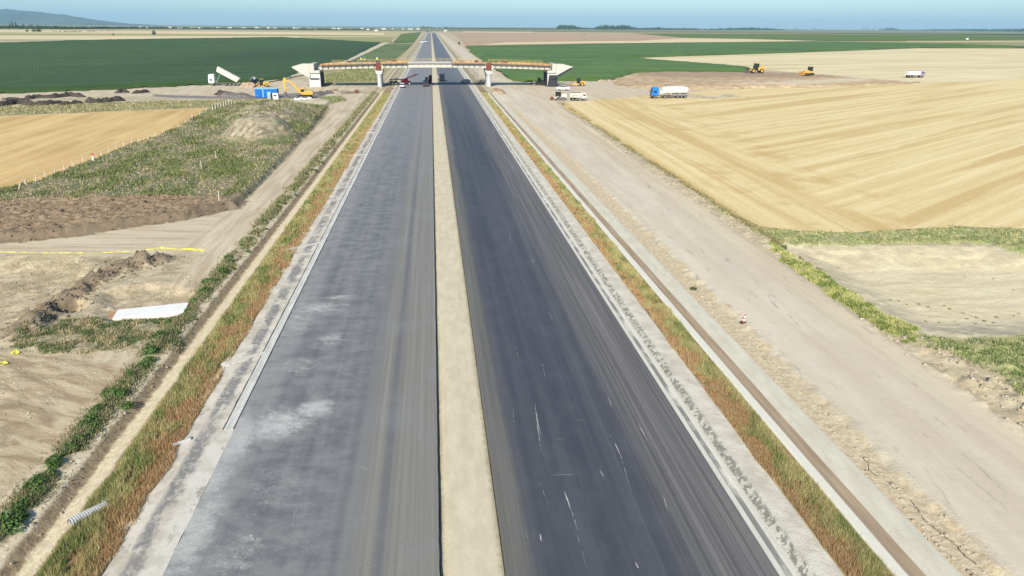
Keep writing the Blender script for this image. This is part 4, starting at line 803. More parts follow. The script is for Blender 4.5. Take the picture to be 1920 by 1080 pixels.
# embankment with a cut face at right, where the graders work
foot = [(1150, 160), (1175, 163.5), (1205, 166), (1260, 168.5), (1330, 168), (1400, 167), (1460, 165.5), (1520, 164.5), (1600, 162.5), (1660, 160), (1710, 157.5)]
led = [(1150, 158.5, .03), (1175, 158, .5), (1205, 158, 1.1), (1260, 159, 1.3), (1330, 158, 1.4), (1400, 156, 1.5), (1460, 155, 1.5), (1520, 154, 1.4), (1600, 155, 1.0), (1660, 156, .6), (1710, 156.5, .15)]
crest = [(1150, 157, .05), (1175, 146, 1.2), (1205, 139.5, 2.3), (1260, 138, 2.7), (1330, 138, 2.7), (1400, 138, 2.7), (1460, 138.5, 2.7), (1520, 141, 2.5), (1600, 146, 1.8), (1660, 151, 1.0), (1710, 155.5, .2)]
rows = []
F_ = [Vector((*un(*p), -0.15)) for p in foot]; L_ = [Vector((*un(a, b, z), z)) for a, b, z in led]; K_ = [Vector((*un(a, b, z), z)) for a, b, z in crest]
B_ = [k + Vector((3, 14, -0.1)) for k in K_]; D_ = [Vector((b.x + 2, b.y + 6, -0.2)) for b in B_]
ctrl = [F_, [f.lerp(l, 0.35) + Vector((0, 0, l.z * 0.35)) for f, l in zip(F_, L_)], L_, [l.lerp(k, 0.55) + Vector((0, 0, -0.1)) for l, k in zip(L_, K_)], K_, [k.lerp(b, 0.3) for k, b in zip(K_, B_)], B_, D_]
def resamp(row, n):
    out = []; m_ = len(row) - 1
    for i in range(n): t = i / (n - 1) * m_; k = min(int(t), m_ - 1); out.append(row[k].lerp(row[k + 1], t - k))
    return out
ctrl = [resamp(r_, 260) for r_ in ctrl]; grid = []
for a, b in zip(ctrl[:-1], ctrl[1:]):
    for i in range(6): grid.append([p.lerp(q, i / 6) for p, q in zip(a, b)])
grid.append(ctrl[-1]); gn = len(grid); pts = np.array([[tuple(p) for p in r_] for r_ in grid])
pts[..., 2] += (fbm(pts[..., 0] * 0.22, pts[..., 1] * 0.22, 4, 5) - 0.5) * 0.9 * np.clip(pts[..., 2], 0, 1); pts[..., 1] += (fbm(pts[..., 0] * 0.15, pts[..., 2] * 0.8, 4, 8) - 0.5) * 3.0
ii = np.arange(gn * 260).reshape(gn, 260); q = np.stack([ii[:-1, :-1], ii[:-1, 1:], ii[1:, 1:], ii[1:, :-1]], -1).reshape(-1, 4)
g = G('embankment_soil'); n = g.noise((0.25, 0.5, 1.0), 5, 0.65); f = g.noise(1.5, 5, 0.7)
cc = g.mix(g.st(n, 0.35, 0.65), (0.30, 0.21, 0.12), (0.50, 0.38, 0.24)); cc = g.mix(g.m_('MULTIPLY', g.st(g.z, 1.9, 2.3), 0.7), cc, (0.27, 0.195, 0.135)); 
cc = g.mix(g.m_('MULTIPLY', g.m_('MULTIPLY', g.st(g.z, 1.0, 1.3), g.m_('SUBTRACT', 1.0, g.st(g.z, 1.5, 1.8))), g.st(g.x, 110, 150)), cc, (0.50, 0.43, 0.30))
g.col(g.mul(cc, g.m_('MULTIPLY_ADD', f, 0.5, 0.75)), 0.95); g.bump(f, 0.6, 0.3)
tag(mesh_obj('earth_embankment', pts.reshape(-1, 3), q, g.m, None, True), kind='structure')

# ------------------------------------------------------------------ clods and stones
def rock_mesh(name, seed, mat, s=1.0):
    bm = bmesh.new(); bmesh.ops.create_icosphere(bm, subdivisions=2, radius=s); r_ = random.Random(seed)
    off = r_.uniform(0, 50)
    for v in bm.verts:
        k = 0.7 + 0.6 * float(fbm(np.array([v.co.x * 1.4 + off]), np.array([v.co.y * 1.4 + v.co.z * 1.7 + off]), 3, seed)[0]); v.co *= k; v.co.z *= 0.65
    me = bpy.data.meshes.new(name); bm.to_mesh(me); bm.free(); me.materials.append(mat); return me
def scatter_clods(name, n, pick, mats, label, smin, smax, seed):
    # loose lumps: nobody could count them, one object
    base = rock_mesh('lump', seed, mats); bv = np.array([v.co[:] for v in base.vertices]); bf = np.array([p.vertices[:] for p in base.polygons]); V = []; Fq = []
    r_ = np.random.default_rng(seed); cnt = 0
    while cnt < n:
        x, y = pick(r_)
        s = smin + (smax - smin) * r_.random() ** 3; a = r_.random() * 6.28; ca, sa = math.cos(a), math.sin(a); sc_ = s * (0.7 + 0.6 * r_.random(3))
        v = bv * sc_; v = np.stack([v[:, 0] * ca - v[:, 1] * sa + x, v[:, 0] * sa + v[:, 1] * ca + y, v[:, 2] + gz(x, y) + s * 0.15], 1); V.append(v); Fq.append(bf + cnt * len(bv)); cnt += 1
    o = mesh_obj(name, np.concatenate(V), np.concatenate(Fq), mats, None, False); return tag(o, label, 'stones', kind='stuff')
def inpoly(poly, amp=0.0):
    x0 = min(p[0] for p in poly); x1 = max(p[0] for p in poly); y0 = min(p[1] for p in poly); y1 = max(p[1] for p in poly); x0 = max(x0, -75); x1 = min(x1, 75)
    def f(r_):
        while True:
            x = x0 + (x1 - x0) * r_.random(); y = y0 + (y1 - y0) * r_.random()
            if sdf(poly, np.array([x]), np.array([y]))[0] > amp: return x, y
    return f
scatter_clods('soil_clods', 1300, inpoly(BROWN), soilmat('clod_brown', (0.10, 0.075, 0.05), (0.24, 0.19, 0.14)), 'brown clods on the strip of turned topsoil at left', 0.04, 0.22, 1)
scatter_clods('soil_clods', 1700, (lambda r_: (lambda k, t: (RIDGE[k][0] + (RIDGE[k + 1][0] - RIDGE[k][0]) * t + r_.normal(0, 1.1), RIDGE[k][1] + (RIDGE[k + 1][1] - RIDGE[k][1]) * t + r_.normal(0, 1.1)))(int(r_.integers(0, len(RIDGE) - 1)), r_.random())), soilmat('clod_dark', (0.10, 0.08, 0.055), (0.32, 0.26, 0.18)), 'dark clods heaped around the excavation at left', 0.03, 0.17, 2)
M_stone = soilmat('pale_stone', (0.32, 0.26, 0.18), (0.55, 0.48, 0.37))
scatter_clods('loose_stones', 900, (lambda r_: (23.4 + r_.normal(0, 0.5), 18 + 90 * r_.random() ** 1.7)), M_stone, 'pale crumbled stones between the concrete channel and the haul road', 0.025, 0.13, 3)
scatter_clods('loose_stones', 1100, (lambda r_: (36.8 + r_.normal(0, 0.7) - max(0, 1.8 * r_.random() * (r_.random() < 0.3)), 33 + 130 * r_.random() ** 1.7)), M_stone, 'loose stones along the outer edge of the haul road', 0.03, 0.18, 4)
scatter_clods('loose_stones', 700, (lambda r_: (-15.35 + r_.normal(0, 0.28), 20 + 80 * r_.random() ** 1.6)), M_stone, 'pale stones where the left shoulder meets the red grass', 0.02, 0.10, 5)
scatter_clods('loose_stones', 500, (lambda r_: (-20.2 + r_.normal(0, 0.5), 20 + 90 * r_.random() ** 1.5)), M_stone, 'pale lumps scattered along the earth ditch', 0.02, 0.12, 6)
scatter_clods('loose_stones', 600, (lambda r_: (-35 + 12 * r_.random(), 40 + 38 * r_.random())), M_stone, 'small stones strewn over the sandy ground at left', 0.02, 0.10, 7)

# ------------------------------------------------------------------ the unfinished overpass
BYF, BYB = 289.0, 299.5             # front and rear planes
def dz(x): return 8.25 + 0.95 * (1 - ((x - 0.9) / 47.0) ** 2)      # top of the girders
br = empty('overpass_bridge', (0, BYF, 0), 0, 'unfinished three span concrete overpass with timber formwork crossing both carriageways', 'bridge')
def bpart(mb, name, mat, parent=br, bevel=0.0):
    o = mb.build(name, mat, parent, bevel)
    for v in o.data.vertices: v.co.y -= BYF
    return o
def curved(mb, x0, x1, y0, y1, zo0, zo1, n=12):       # slab between two offsets from the girder top
    for i in range(n):
        a = x0 + (x1 - x0) * i / n; b = x0 + (x1 - x0) * (i + 1) / n
        vs = [(a, y0, dz(a) + zo0), (b, y0, dz(b) + zo0), (b, y1, dz(b) + zo0), (a, y1, dz(a) + zo0), (a, y0, dz(a) + zo1), (b, y0, dz(b) + zo1), (b, y1, dz(b) + zo1), (a, y1, dz(a) + zo1)]
        fs = [(0, 3, 2, 1), (4, 5, 6, 7), (0, 1, 5, 4), (2, 3, 7, 6)]
        if i == 0: fs.append((3, 0, 4, 7))
        if i == n - 1: fs.append((1, 2, 6, 5))
        mb.add(vs, fs)
# abutments: body, bearing seat, wing wall
def abutment(sx, mat_front):
    xi, xo = (-43.7, -48.0) if sx < 0 else (46.2, 50.3)
    m = MB(); lo, hi = min(xi, xo), max(xi, xo)
    m.prismx([(BYF + 0.4, -1.0), (BYB - 0.4, -1.0), (BYB - 0.4, 5.4), (BYF + 0.4, 5.4)], lo, hi)
    ab = bpart(m, 'abutment', M_conc_b)
    m = MB(); m.box(((xi + xo) / 2 - sx * 0.3, (BYF + BYB) / 2, 5.85), (3.6, 10.7, 0.9)); o = bpart(m, 'bearing_seat', M_conc, ab)
    m = MB(); m.box((xo - sx * 1.5, (BYF + BYB) / 2, 7.4), (1.5, 10.5, 2.9)); o = bpart(m, 'back_wall', M_conc, ab)
    w0, w1 = xo - sx * 0.5, xo + sx * 6.0
    for y in (BYF - 0.1, BYB - 0.3):
        m = MB(); m.prism([(w0, 8.4), (w0 + sx * 4.2, 8.4), (w1, 7.8), (w1, 7.3), (w0 + sx * 1.0, 3.9), (w0, 3.6)], y, y + 0.4); bpart(m, 'wing_wall', M_conc, ab)
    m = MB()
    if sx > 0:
        m.prism([(xi - .1, -0.9), (xo + 0.05, -0.9), (xo + 0.05, 4.5), (xi + .7, 4.5)], BYF + 0.28, BYF + 0.395); m.box((xi - .05, (BYF + BYB) / 2, 2.2), (.09, 9.6, 6.3))  # front is bitumen; the box on the inner face paints under-deck shade
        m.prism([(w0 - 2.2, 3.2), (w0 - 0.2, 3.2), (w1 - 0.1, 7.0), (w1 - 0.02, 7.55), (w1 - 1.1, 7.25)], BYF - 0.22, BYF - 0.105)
        o = bpart(m, 'bitumen_and_shade', M_bitumen_shade, ab); o['label'] = 'dark bitumen coated front and painted shade on the inner face of the right abutment'
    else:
        m.box((-45.8, BYF + 0.34, 3.15), (3.4, 0.1, 0.55)); m.box((xi + .05, (BYF + BYB) / 2, 2.2), (.09, 9.6, 6.3)); bpart(m, 'bitumen_and_shade', M_bitumen_shade, ab)  # front band is bitumen; inner face box is deck shade put into colour
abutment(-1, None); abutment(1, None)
for xp in (-20.9, 22.5):
    m = MB()
    for y in (BYF + 1.1, BYF + 5.25, BYB - 1.1): m.tube((xp, y, -1.0), (xp, y, 4.4), 0.9, 0.9, 20)
    m2 = MB(); m2.prismx([(BYF + 0.0, 4.95), (BYB, 4.95), (BYB, 5.6), (BYF, 5.6)], xp - 1.15, xp + 1.15)
    pr = bpart(m2, 'pier_cap', M_conc_b)
    for k, y in enumerate((BYF + 1.1, BYF + 5.25, BYB - 1.1)):
        m = MB(); m.tube((xp, y, -1.0), (xp, y, 3.6), 0.85, 0.85, 20); m.tube((xp, y, 3.6), (xp, y, 4.94), 0.85, 1.1, 20); bpart(m, 'column', M_conc_b, pr)
    m = MB(); m.box((xp, (BYF + BYB) / 2, 6.1), (2.9, 9.6, 0.96)); bpart(m, 'bearing_beam', M_conc, pr)
    m = MB(); m.box((xp - 0.1, BYF + 0.05, (6.6 + dz(xp)) / 2 + 0.15), (2.1, 0.35, dz(xp) - 6.6 + 0.3))
    for k in range(4): m.box((xp - 0.85 + k * 0.5, BYF - 0.2, (6.6 + dz(xp)) / 2 + 0.15), (0.14, 0.16, dz(xp) - 6.6))
    bpart(m, 'formwork_panel', M_rust, pr)
    m = MB(); m.box((xp + 1.35, BYF + 0.1, 7.4), (0.55, 0.3, 1.9)); bpart(m, 'end_block', M_conc, pr)
spans = [(-43.6, -22.1), (-19.6, 21.1), (24.0, 47.6)]
for a, b in spans:
    for yk in (BYF + 0.55, BYF + 3.6, BYF + 6.7, BYB - 0.55):
        m = MB()
        for z0, z1, hw in ((-1.75, -1.45, 0.42), (-1.45, -0.35, 0.12), (-0.35, -0.16, 0.5)):
            curved(m, a, b, yk - hw, yk + hw, z0, z1, 10)
        gr = bpart(m, 'girder', M_conc)
        if yk < BYF + 1:
            k = a + 1.0
            while k < b - 0.4:
                m = MB()
                if not (a == -19.6 and -9.8 < k < 7.5): m.box((k, BYF - 0.02, dz(k) - 0.95), (0.16, 0.72, 1.15)); m.box((k, BYF - 0.55, dz(k) - 0.15), (0.14, 0.9, 0.16))
                else: m.box((k, BYF + 0.35, dz(k) - 0.9), (0.06, 0.25, 1.0))
                bpart(m, 'bracket', M_steel, gr); k += 2.2
m = MB(); curved(m, -43.4, -9.6, BYF - 0.1, BYB + 0.1, -0.15, 0.08, 10); bpart(m, 'deck_formwork', M_wood); m = MB(); curved(m, 7.6, 47.5, BYF - 0.1, BYB + 0.1, -0.15, 0.08, 10); bpart(m, 'deck_formwork', M_wood)
m = MB(); curved(m, -9.6, 7.6, BYF - 0.3, BYB + 0.3, -0.15, 0.10, 6); o = bpart(m, 'deck_slab', M_conc)
m = MB(); curved(m, -43.2, -22.5, BYF + 0.8, BYB - 0.6, 0.081, 0.16, 6); bpart(m, 'plywood_sheet', paint('pale_plywood', (0.55, 0.47, 0.36), 0.8, 0.2, 0.5))
# timber edge boards and long loose planks
o_planks = []
for (a, b) in ((-43.2, -22.0), (-19.8, -9.8), (8.0, 21.5), (23.6, 47.3)):
    m = MB(); curved(m, a, b, BYF - 0.95, BYF - 0.1, -0.12, -0.02, 8); curved(m, a, b, BYF - 0.25, BYF - 0.17, -0.02, 0.42, 8); bpart(m, 'edge_board', M_wood)
for k in range(34):
    m = MB(); x0 = random.choice([random.uniform(24, 40), random.uniform(24, 40), random.uniform(-43, -27), random.uniform(8, 14), random.uniform(-19, -14)]); L = random.uniform(4, 7.5); y = random.uniform(BYF + 0.1, BYB - 0.4)
    L = min(L, 5.0) if x0 < 20 else L; curved(m, x0, x0 + L, y, y + 0.25, 0.17 + 0.02 * (k % 7), 0.29 + 0.02 * (k % 7), 2)
    bpart(m, 'plank', M_woody)
for (a, b) in ((-42, -23), (-18, -10.5), (9, 20), (25, 46)):
    m = MB(); k = a
    while k <= b: m.tube((k, BYF - 0.85, dz(k) - 0.05), (k, BYF - 0.85, dz(k) + 1.0), 0.045, n=5); k += 2.1
    k = a
    while k < b - 0.1: e = min(k + 4, b); m.tube((k, BYF - 0.85, dz(k) + 0.95), (e, BYF - 0.85, dz(e) + 0.95), 0.04, n=5); k = e
    bpart(m, 'guard_rail', M_rust)
for (x_, y_, sx_, sz_, mt_) in ((-38, 292, 2.2, .7, M_steel), (-33, 295, 1.4, .9, M_rust), (-28, 293, 2.6, .5, M_steel), (-15, 294, 1.8, .8, M_rust), (12, 293, 2.2, .6, M_steel), (18, 296, 1.5, .8, M_rust), (29, 292, 2.4, .7, M_rust), (41, 294, 1.6, .6, M_steel)):
    m = MB()
    for q in range(4): m.box((x_, y_, dz(x_) + .2 + sz_ * q / 4), (sx_ - .15 * q, .9, sz_ / 4), (0, 0, .04 * q))
    bpart(m, 'formwork_stack', mt_)
# guard rail of thin posts
for (a, b, y) in ((-40, -35, BYB - 0.1), (-30, 20, BYB + 0.1), (23, 46, BYB + 0.1)):
    m = MB(); k = a
    while k <= b: m.tube((k, y, dz(k) + 0.05), (k, y, dz(k) + 1.15), 0.04, n=5); k += 2.4
    for zz in (0.6, 1.12):
        k = a
        while k < b - 0.1: e = min(k + 4, b); m.tube((k, y, dz(k) + zz), (e, y, dz(e) + zz), 0.045, n=5); k = e
    bpart(m, 'guard_rail', M_woody)

# ------------------------------------------------------------------ people
def person(loc, rz, label, pose='stand', group=None):
    root = empty('person', loc, rz, label, 'person', group)
    J = dict(pel=(0, 0, .95), wai=(0, 0, 1.12), che=(0, .01, 1.36), nek=(0, 0, 1.52), hd=(0, .01, 1.66), hdt=(0, .0, 1.76))
    lean = 0.35 if pose == 'bend' else 0.0
    pts = []; rad = []; ed = []
    def add(p, r, par=None):
        pts.append((p[0], p[1] + lean * max(0, p[2] - .95), p[2] - lean * 0.3 * max(0, p[2] - .95))); rad.append(r)
        if par is not None: ed.append((par, len(pts) - 1))
        return len(pts) - 1
    p = add(J['pel'], .145); wv = add(J['wai'], .135, p); ch = add(J['che'], .17, wv); nk = add(J['nek'], .065, ch); h = add(J['hd'], .10, nk); ht = add(J['hdt'], .085, h)
    for s in (-1, 1):
        a = add((s * .19, 0, 1.44), .075, ch); e = add((s * .27, .05 + (0.1 if pose == 'bend' else 0), 1.17), .05, a); hn = add((s * .25, .2, .97 if pose != 'bend' else .95), .038, e); add((s * .25, .27, .92), .028, hn)
        b = add((s * .10, 0, .88), .10, p); k = add((s * .12, .03, .50), .07, b); f = add((s * .13, -.02, .09), .05, k); add((s * .14, .14, .04), .045, f)
    me = bpy.data.meshes.new('body'); me.from_pydata(pts, ed, []); o = bpy.data.objects.new('body', me); C.objects.link(o); o.parent = root
    md = o.modifiers.new('skin', 'SKIN'); o.modifiers.new('sub', 'SUBSURF').levels = 1; o.modifiers['sub'].render_levels = 1
    for i, r in enumerate(rad): me.skin_vertices[0].data[i].radius = (r, r)
    me.skin_vertices[0].data[0].use_root = True; me.materials.append(M_trou)
    g_ = 1.0
    m = MB(); y1 = lambda z: lean * max(0, z - .95)
    for (z0, z1, w0, w1) in ((.93, 1.15, .19, .18), (1.15, 1.40, .18, .225), (1.40, 1.50, .225, .10)):
        q = lambda z: z - lean * .3 * max(0, z - .95)
        m.add([(x * w_, y * .135 * w_ / .19 + y1(z), q(z)) for z, w_ in ((z0, w0), (z1, w1)) for x, y in ((-1, -1), (1, -1), (1, 1), (-1, 1))], [(0, 1, 5, 4), (1, 2, 6, 5), (2, 3, 7, 6), (3, 0, 4, 7), (4, 5, 6, 7), (3, 2, 1, 0)])
    m.build('vest', M_vest, root, 0.03)
    z = 1.72 - lean * .3 * .77; m = MB(); m.tube((0, y1(1.72), z), (0, y1(1.72), z + .14), .135, .07, 12); m.tube((0, y1(1.72) + .02, z - .01), (0, y1(1.72) + .02, z + .015), .17, .16, 12); m.build('helmet', M_helm, root)
    return root
for (px, py, lb, ps) in ((675, 118, 'worker in yellow vest and white helmet standing at the rear rail of the left span', 'stand'), (679, 120.5, 'worker in yellow vest bending over the deck behind the left pier span', 'bend'),
                     (685, 120.5, 'worker in yellow vest crouched over timber right of two colleagues', 'bend'), (706, 118, 'worker in yellow vest and white helmet standing above the left pier', 'stand'), (709, 119.5, 'worker in yellow vest just in front of the one above the left pier', 'stand')):
    x, _ = onY(px, py, 294); yy = {675: 298.5, 679: 294, 685: 293.5, 706: 297, 709: 293}[px]
    person((x, yy, dz(x) + 0.17), random.uniform(-1, 1), lb, ps)
person((*un(821.5, 151), 0.15), 0.4, 'worker with yellow vest and white helmet standing left of the dark box van')

# ------------------------------------------------------------------ vehicles
def wheel(parent, x, y, r, w_, mat=M_rub, rim=M_steel, z=None):
    z = r if z is None else z
    m = MB(); m.tube((x, y - w_ / 2, z), (x, y + w_ / 2, z), r, n=18); t = m.build('wheel', mat, parent, 0.02 if r > .4 else 0)
    m = MB(); m.tube((x, y - w_ / 2 - .012, z), (x, y + w_ / 2 + .012, z), r * .52, n=12); m.build('rim', rim, t)
    return t
def cab(parent, x0, L, W, h0, h1, mat, name='cab'):
    # a flat fronted lorry cab, front towards +x ending at x0
    m = MB(); m.prism([(x0 - L, h0), (x0, h0), (x0 + .02, h0 + .9), (x0 - .22, h1 - .25), (x0 - .5, h1), (x0 - L, h1)], -W / 2, W / 2); c_ = m.build(name, mat, parent, 0.07)
    m = MB(); m.add([(x0 + .03, -W / 2 + .15, h0 + .95), (x0 + .03, W / 2 - .15, h0 + .95), (x0 - .21, W / 2 - .15, h1 - .32), (x0 - .21, -W / 2 + .15, h1 - .32)], [(0, 1, 2, 3)]); m.build('windscreen', M_glass, c_)
    for s in (-1, 1):
        m = MB(); m.box((x0 - L * .5 + .1, s * (W / 2 + .004), h0 + 1.25), (L * .5, .02, .6)); m.build('side_window', M_glass, c_)
        m = MB(); m.box((x0 + .12, s * (W / 2 + .17), h0 + 1.3), (.14, .22, .6)); m.build('mirror', M_chas, c_)
        m = MB(); m.box((x0 + .02, s * (W / 2 - .35), h0 + .28), (.06, .42, .18)); m.build('headlight', M_silv, c_)
    m = MB(); m.box((x0 + .01, 0, h0 + .55), (.05, W * .6, .35)); m.build('grille', M_chas, c_)
    m = MB(); m.box((x0 - .1, 0, h0 - .05), (.35, W, .35)); m.build('bumper', M_chas, c_)
    return c_
def chassis(parent, x0, x1, z=0.95):
    m = MB()
    for s in (-1, 1): m.box(((x0 + x1) / 2, s * .42, z), (x1 - x0, .12, .28))
    for k in range(5): m.box((x0 + (x1 - x0) * (k + .5) / 5, 0, z), (.12, .8, .2))
    m.box(((x0 + x1) / 2 + .4, -.85, z - .1), (1.1, .6, .5)); m.box(((x0 + x1) / 2 + .4, .85, z - .1), (.8, .55, .5))
    return m.build('chassis', M_chas, parent)
def axles(parent, xs_, r=.52, w_=.3, track=2.05, double=()):
    for x in xs_:
        for s in (-1, 1): wheel(parent, x, s * track / 2, r, w_ * (1.9 if x in double else 1))
def place(px, py, rz, name, label, cat, z=None, group=None):
    x, y = un(px, py); return empty(name, (x, y, (gz(x, y) if z is None else z)), rz, label, cat, group)
PI = math.pi
# 1 tipping truck with the body raised
t = place(421, 160.5, PI + 0.02, 'tipper_truck', 'white tipping truck with its long pale body raised, tipping beside the green crop', 'truck')
cab(t, 5.6, 2.2, 2.5, 1.0, 4.4, M_white); chassis(t, -5.2, 4.0); axles(t, (4.4, -0.8, -2.4, -4.0), .55, .32, 2.1)
m = MB(); ang = R(30); ca, sa = math.cos(ang), math.sin(ang); hx0, hz0 = -5.0, 1.35
def rot(p): return (hx0 + p[0] * ca - p[1] * sa, hz0 + p[0] * sa + p[1] * ca)
m.prism([rot(p) for p in ((0, 0), (8.2, 0), (8.6, 1.9), (-0.5, 1.9))], -1.25, 1.25); b_ = m.build('tipper_body', M_whited, t, 0.04)
m = MB()
for k in range(7): m.prism([rot(p) for p in ((0.6 + k * 1.2, .05), (0.72 + k * 1.2, .05), (0.72 + k * 1.2, 1.85), (0.6 + k * 1.2, 1.85))], -1.31, 1.31)
m.build('body_rib', M_whited, b_)
m = MB(); m.tube((3.0, 0, 1.1), (*[rot((6.8, 0))[0]], 0, rot((6.8, 0))[1]), .13, .08); m.build('hoist_ram', M_silv, t)
m = MB(); m.box((-5.6, 0, 0.8), (1.6, 2.3, .1), (0, .5, 0)); m.build('tailgate', M_whited, t)
# 2 dark mixer truck and small yellow machine in the rubble
t = place(477, 161, PI / 2 + .3, 'mixer_truck', 'dark blue tank truck seen end on behind the rubble pile', 'truck')
cab(t, 4.0, 2.0, 2.4, .9, 2.9, M_navy); chassis(t, -4.0, 2.5); axles(t, (3.0, -1.6, -3.0)); m = MB(); m.tube((-3.8, 0, 2.0), (-2.2, 0, 2.3), .7, 1.25, 18); m.tube((-2.2, 0, 2.3), (0.2, 0, 2.4), 1.25, 1.25, 18); m.tube((0.2, 0, 2.4), (1.6, 0, 2.3), 1.25, .6, 18); dr = m.build('mixer_drum', M_navy, t)
m = MB(); m.tube((-1.6, 0, 2.35), (-1.2, 0, 2.37), 1.27, 1.27, 18); m.build('drum_band', M_white, dr)
m = MB(); m.prism([(-4.4, 2.9), (-3.4, 2.2), (-3.5, 3.4), (-4.2, 3.5)], -.4, .4); m.build('hopper', M_silv, t)
def loader(px, py, rz, label, mat, s=1.0, name='wheel_loader', cat='loader'):
    t = place(px, py, rz, name, label, cat); 
    m = MB(); m.prism([(-3.0, .9), (-.6, .8), (-.6, 2.0), (-2.6, 2.1), (-3.1, 1.7)], -.95, .95); m.build('engine_hood', mat, t, .06)
    m = MB(); m.prism([(-.9, .9), (.7, .9), (.7, 2.2), (.5, 3.2), (-.9, 3.2)], -.75, .75); c_ = m.build('cab', M_glass, t, .04)
    m = MB(); m.box((-.15, 0, 3.26), (1.7, 1.6, .12)); m.build('roof', mat, c_)
    m = MB()
    for y in (-.5, .5): m.box((1.8, y, 1.1), (2.6, .18, .35), (0, .22, 0))
    m.build('lift_arm', mat, t)
    m = MB(); m.prism([(2.7, .1), (3.9, .05), (3.7, .25), (3.1, .4), (2.9, 1.3), (3.2, 1.5), (2.6, 1.4)], -1.35, 1.35); m.build('bucket', M_chas if mat != M_red else mat, t)
    for x in (-1.9, 1.2):
        for y in (-1.0, 1.0): wheel(t, x, y, .75, .55, rim=mat)
    t.scale = (s, s, s); return t
loader(491, 163, PI + .3, 'small yellow loader standing right of the dark tank truck among rubble', M_yel, .9)
# 3 blue container with a portable toilet and a white cabinet in front
t = place(500, 183.0, 0.02, 'site_container', 'blue steel site container with a pale vertical stripe near the excavator', 'container')
m = MB(); m.box((0, 1.2, 1.5), (7.2, 2.4, 2.7)); b_ = m.build('container_body', M_blue, t, .05)
m = MB()
for k in range(24): m.box((-3.45 + k * .3, -.02, 1.5), (.12, .05, 2.3))
m.build('corrugation', M_blue, b_)
m = MB(); m.box((0, 1.2, 2.90), (7.25, 2.44, .1)); m.build('roof', M_sky, b_)
m = MB(); m.box((-1.0, -.06, 1.5), (.30, .06, 2.6)); m.build('corner_post', M_sky, b_)
m = MB(); m.box((3.64, 1.2, 1.5), (.06, 2.1, 2.4)); m.build('door', M_navy, b_)
m = MB()
for x in (-3, 0, 3): m.box((x, 1.2, .08), (.3, 2.3, .18))
m.build('skid', M_chas, t)
t = place(506, 186.0, 0, 'portable_toilet', 'pale blue portable toilet in front of the blue container', 'portable toilet')
m = MB(); m.box((0, 0, 1.05), (1.15, 1.15, 2.05)); b_ = m.build('cabin', M_sky, t, .05); m = MB(); m.prism([(-.62, 2.08), (.62, 2.08), (.45, 2.35), (-.45, 2.35)], -.6, .6); m.build('roof', M_sky, b_, .03)
m = MB(); m.box((0, -.59, 1.0), (.75, .04, 1.8)); d_ = m.build('door', M_silv, b_); m = MB(); m.box((.28, -.62, 1.0), (.06, .05, .2)); m.build('handle', M_chas, d_)
t = place(515.5, 186.5, 0.03, 'site_cabin', 'small white site cabin right of the portable toilet', 'cabin')
m = MB(); m.box((.3, .4, 1.0), (1.7, 1.5, 1.9)); b_ = m.build('cabin_body', M_white, t, .04); m = MB(); m.box((.2, -.37, 1.3), (.9, .05, .45)); m.build('window', M_glass, b_); m = MB(); m.box((-.85, .4, 1.0), (.7, 1.3, 1.95)); m.build('side_annex', M_navy, b_, .03); m = MB(); m.box((.3, .4, 2.0), (1.85, 1.65, .1)); m.build('roof', M_whited, b_)
# 4 excavator digging to the left
t = place(572, 183.5, PI + .05, 'excavator', 'yellow crawler excavator with its boom reaching left in front of the left abutment', 'excavator')
for y in (-1.15, 1.15):
    m = MB(); m.prism([(-2.0, .0), (1.7, .0), (2.2, .45), (1.9, .9), (-2.1, .9), (-2.4, .45)], y - .28, y + .28); m.build('track', M_rub, t, .08)
m = MB(); m.prism([(-2.7, 1.1), (.9, 1.1), (.9, 1.7), (-.4, 2.3), (-2.4, 2.3), (-2.9, 1.8)], -1.3, 1.3); up_ = m.build('upper_body', M_yel, t, .08)
m = MB(); m.prism([(-.2, 1.7), (1.5, 1.6), (1.45, 2.6), (1.0, 3.2), (-.2, 3.2)], .35, 1.25); c_ = m.build('cab', M_yel, t, .06)
m = MB(); m.box((1.45, .8, 2.4), (.1, .7, 1.0)); m.box((.5, .28, 2.45), (1.1, .04, .9)); m.box((.5, 1.27, 2.45), (1.1, .04, .9)); m.build('cab_window', M_glass, c_)
m = MB(); m.prism([(.5, 1.5), (1.1, 1.7), (3.3, 4.9), (6.0, 6.15), (6.15, 5.75), (3.6, 4.5), (1.7, 1.4)], -.35, .05); bm_ = m.build('boom', M_yel, t, .03)
m = MB(); m.tube((1.6, -.15, 1.6), (3.5, -.15, 4.1), .12, .07); m.tube((3.2, -.15, 5.3), (5.6, -.15, 6.5), .12, .07); m.build('boom_ram', M_silv, bm_)
m = MB(); m.prism([(5.4, 6.5), (6.3, 6.5), (6.7, 5.6), (6.4, 1.9), (6.05, 1.9), (5.8, 5.6)], -.3, .0); st_ = m.build('stick', M_yel, t, .03)
m = MB(); m.prism([(5.9, 2.0), (6.5, 2.0), (6.5, 1.0), (6.0, .2), (5.3, .1), (5.0, .6), (5.7, .9)], -.65, .35); m.build('bucket', M_chas, t, .03)
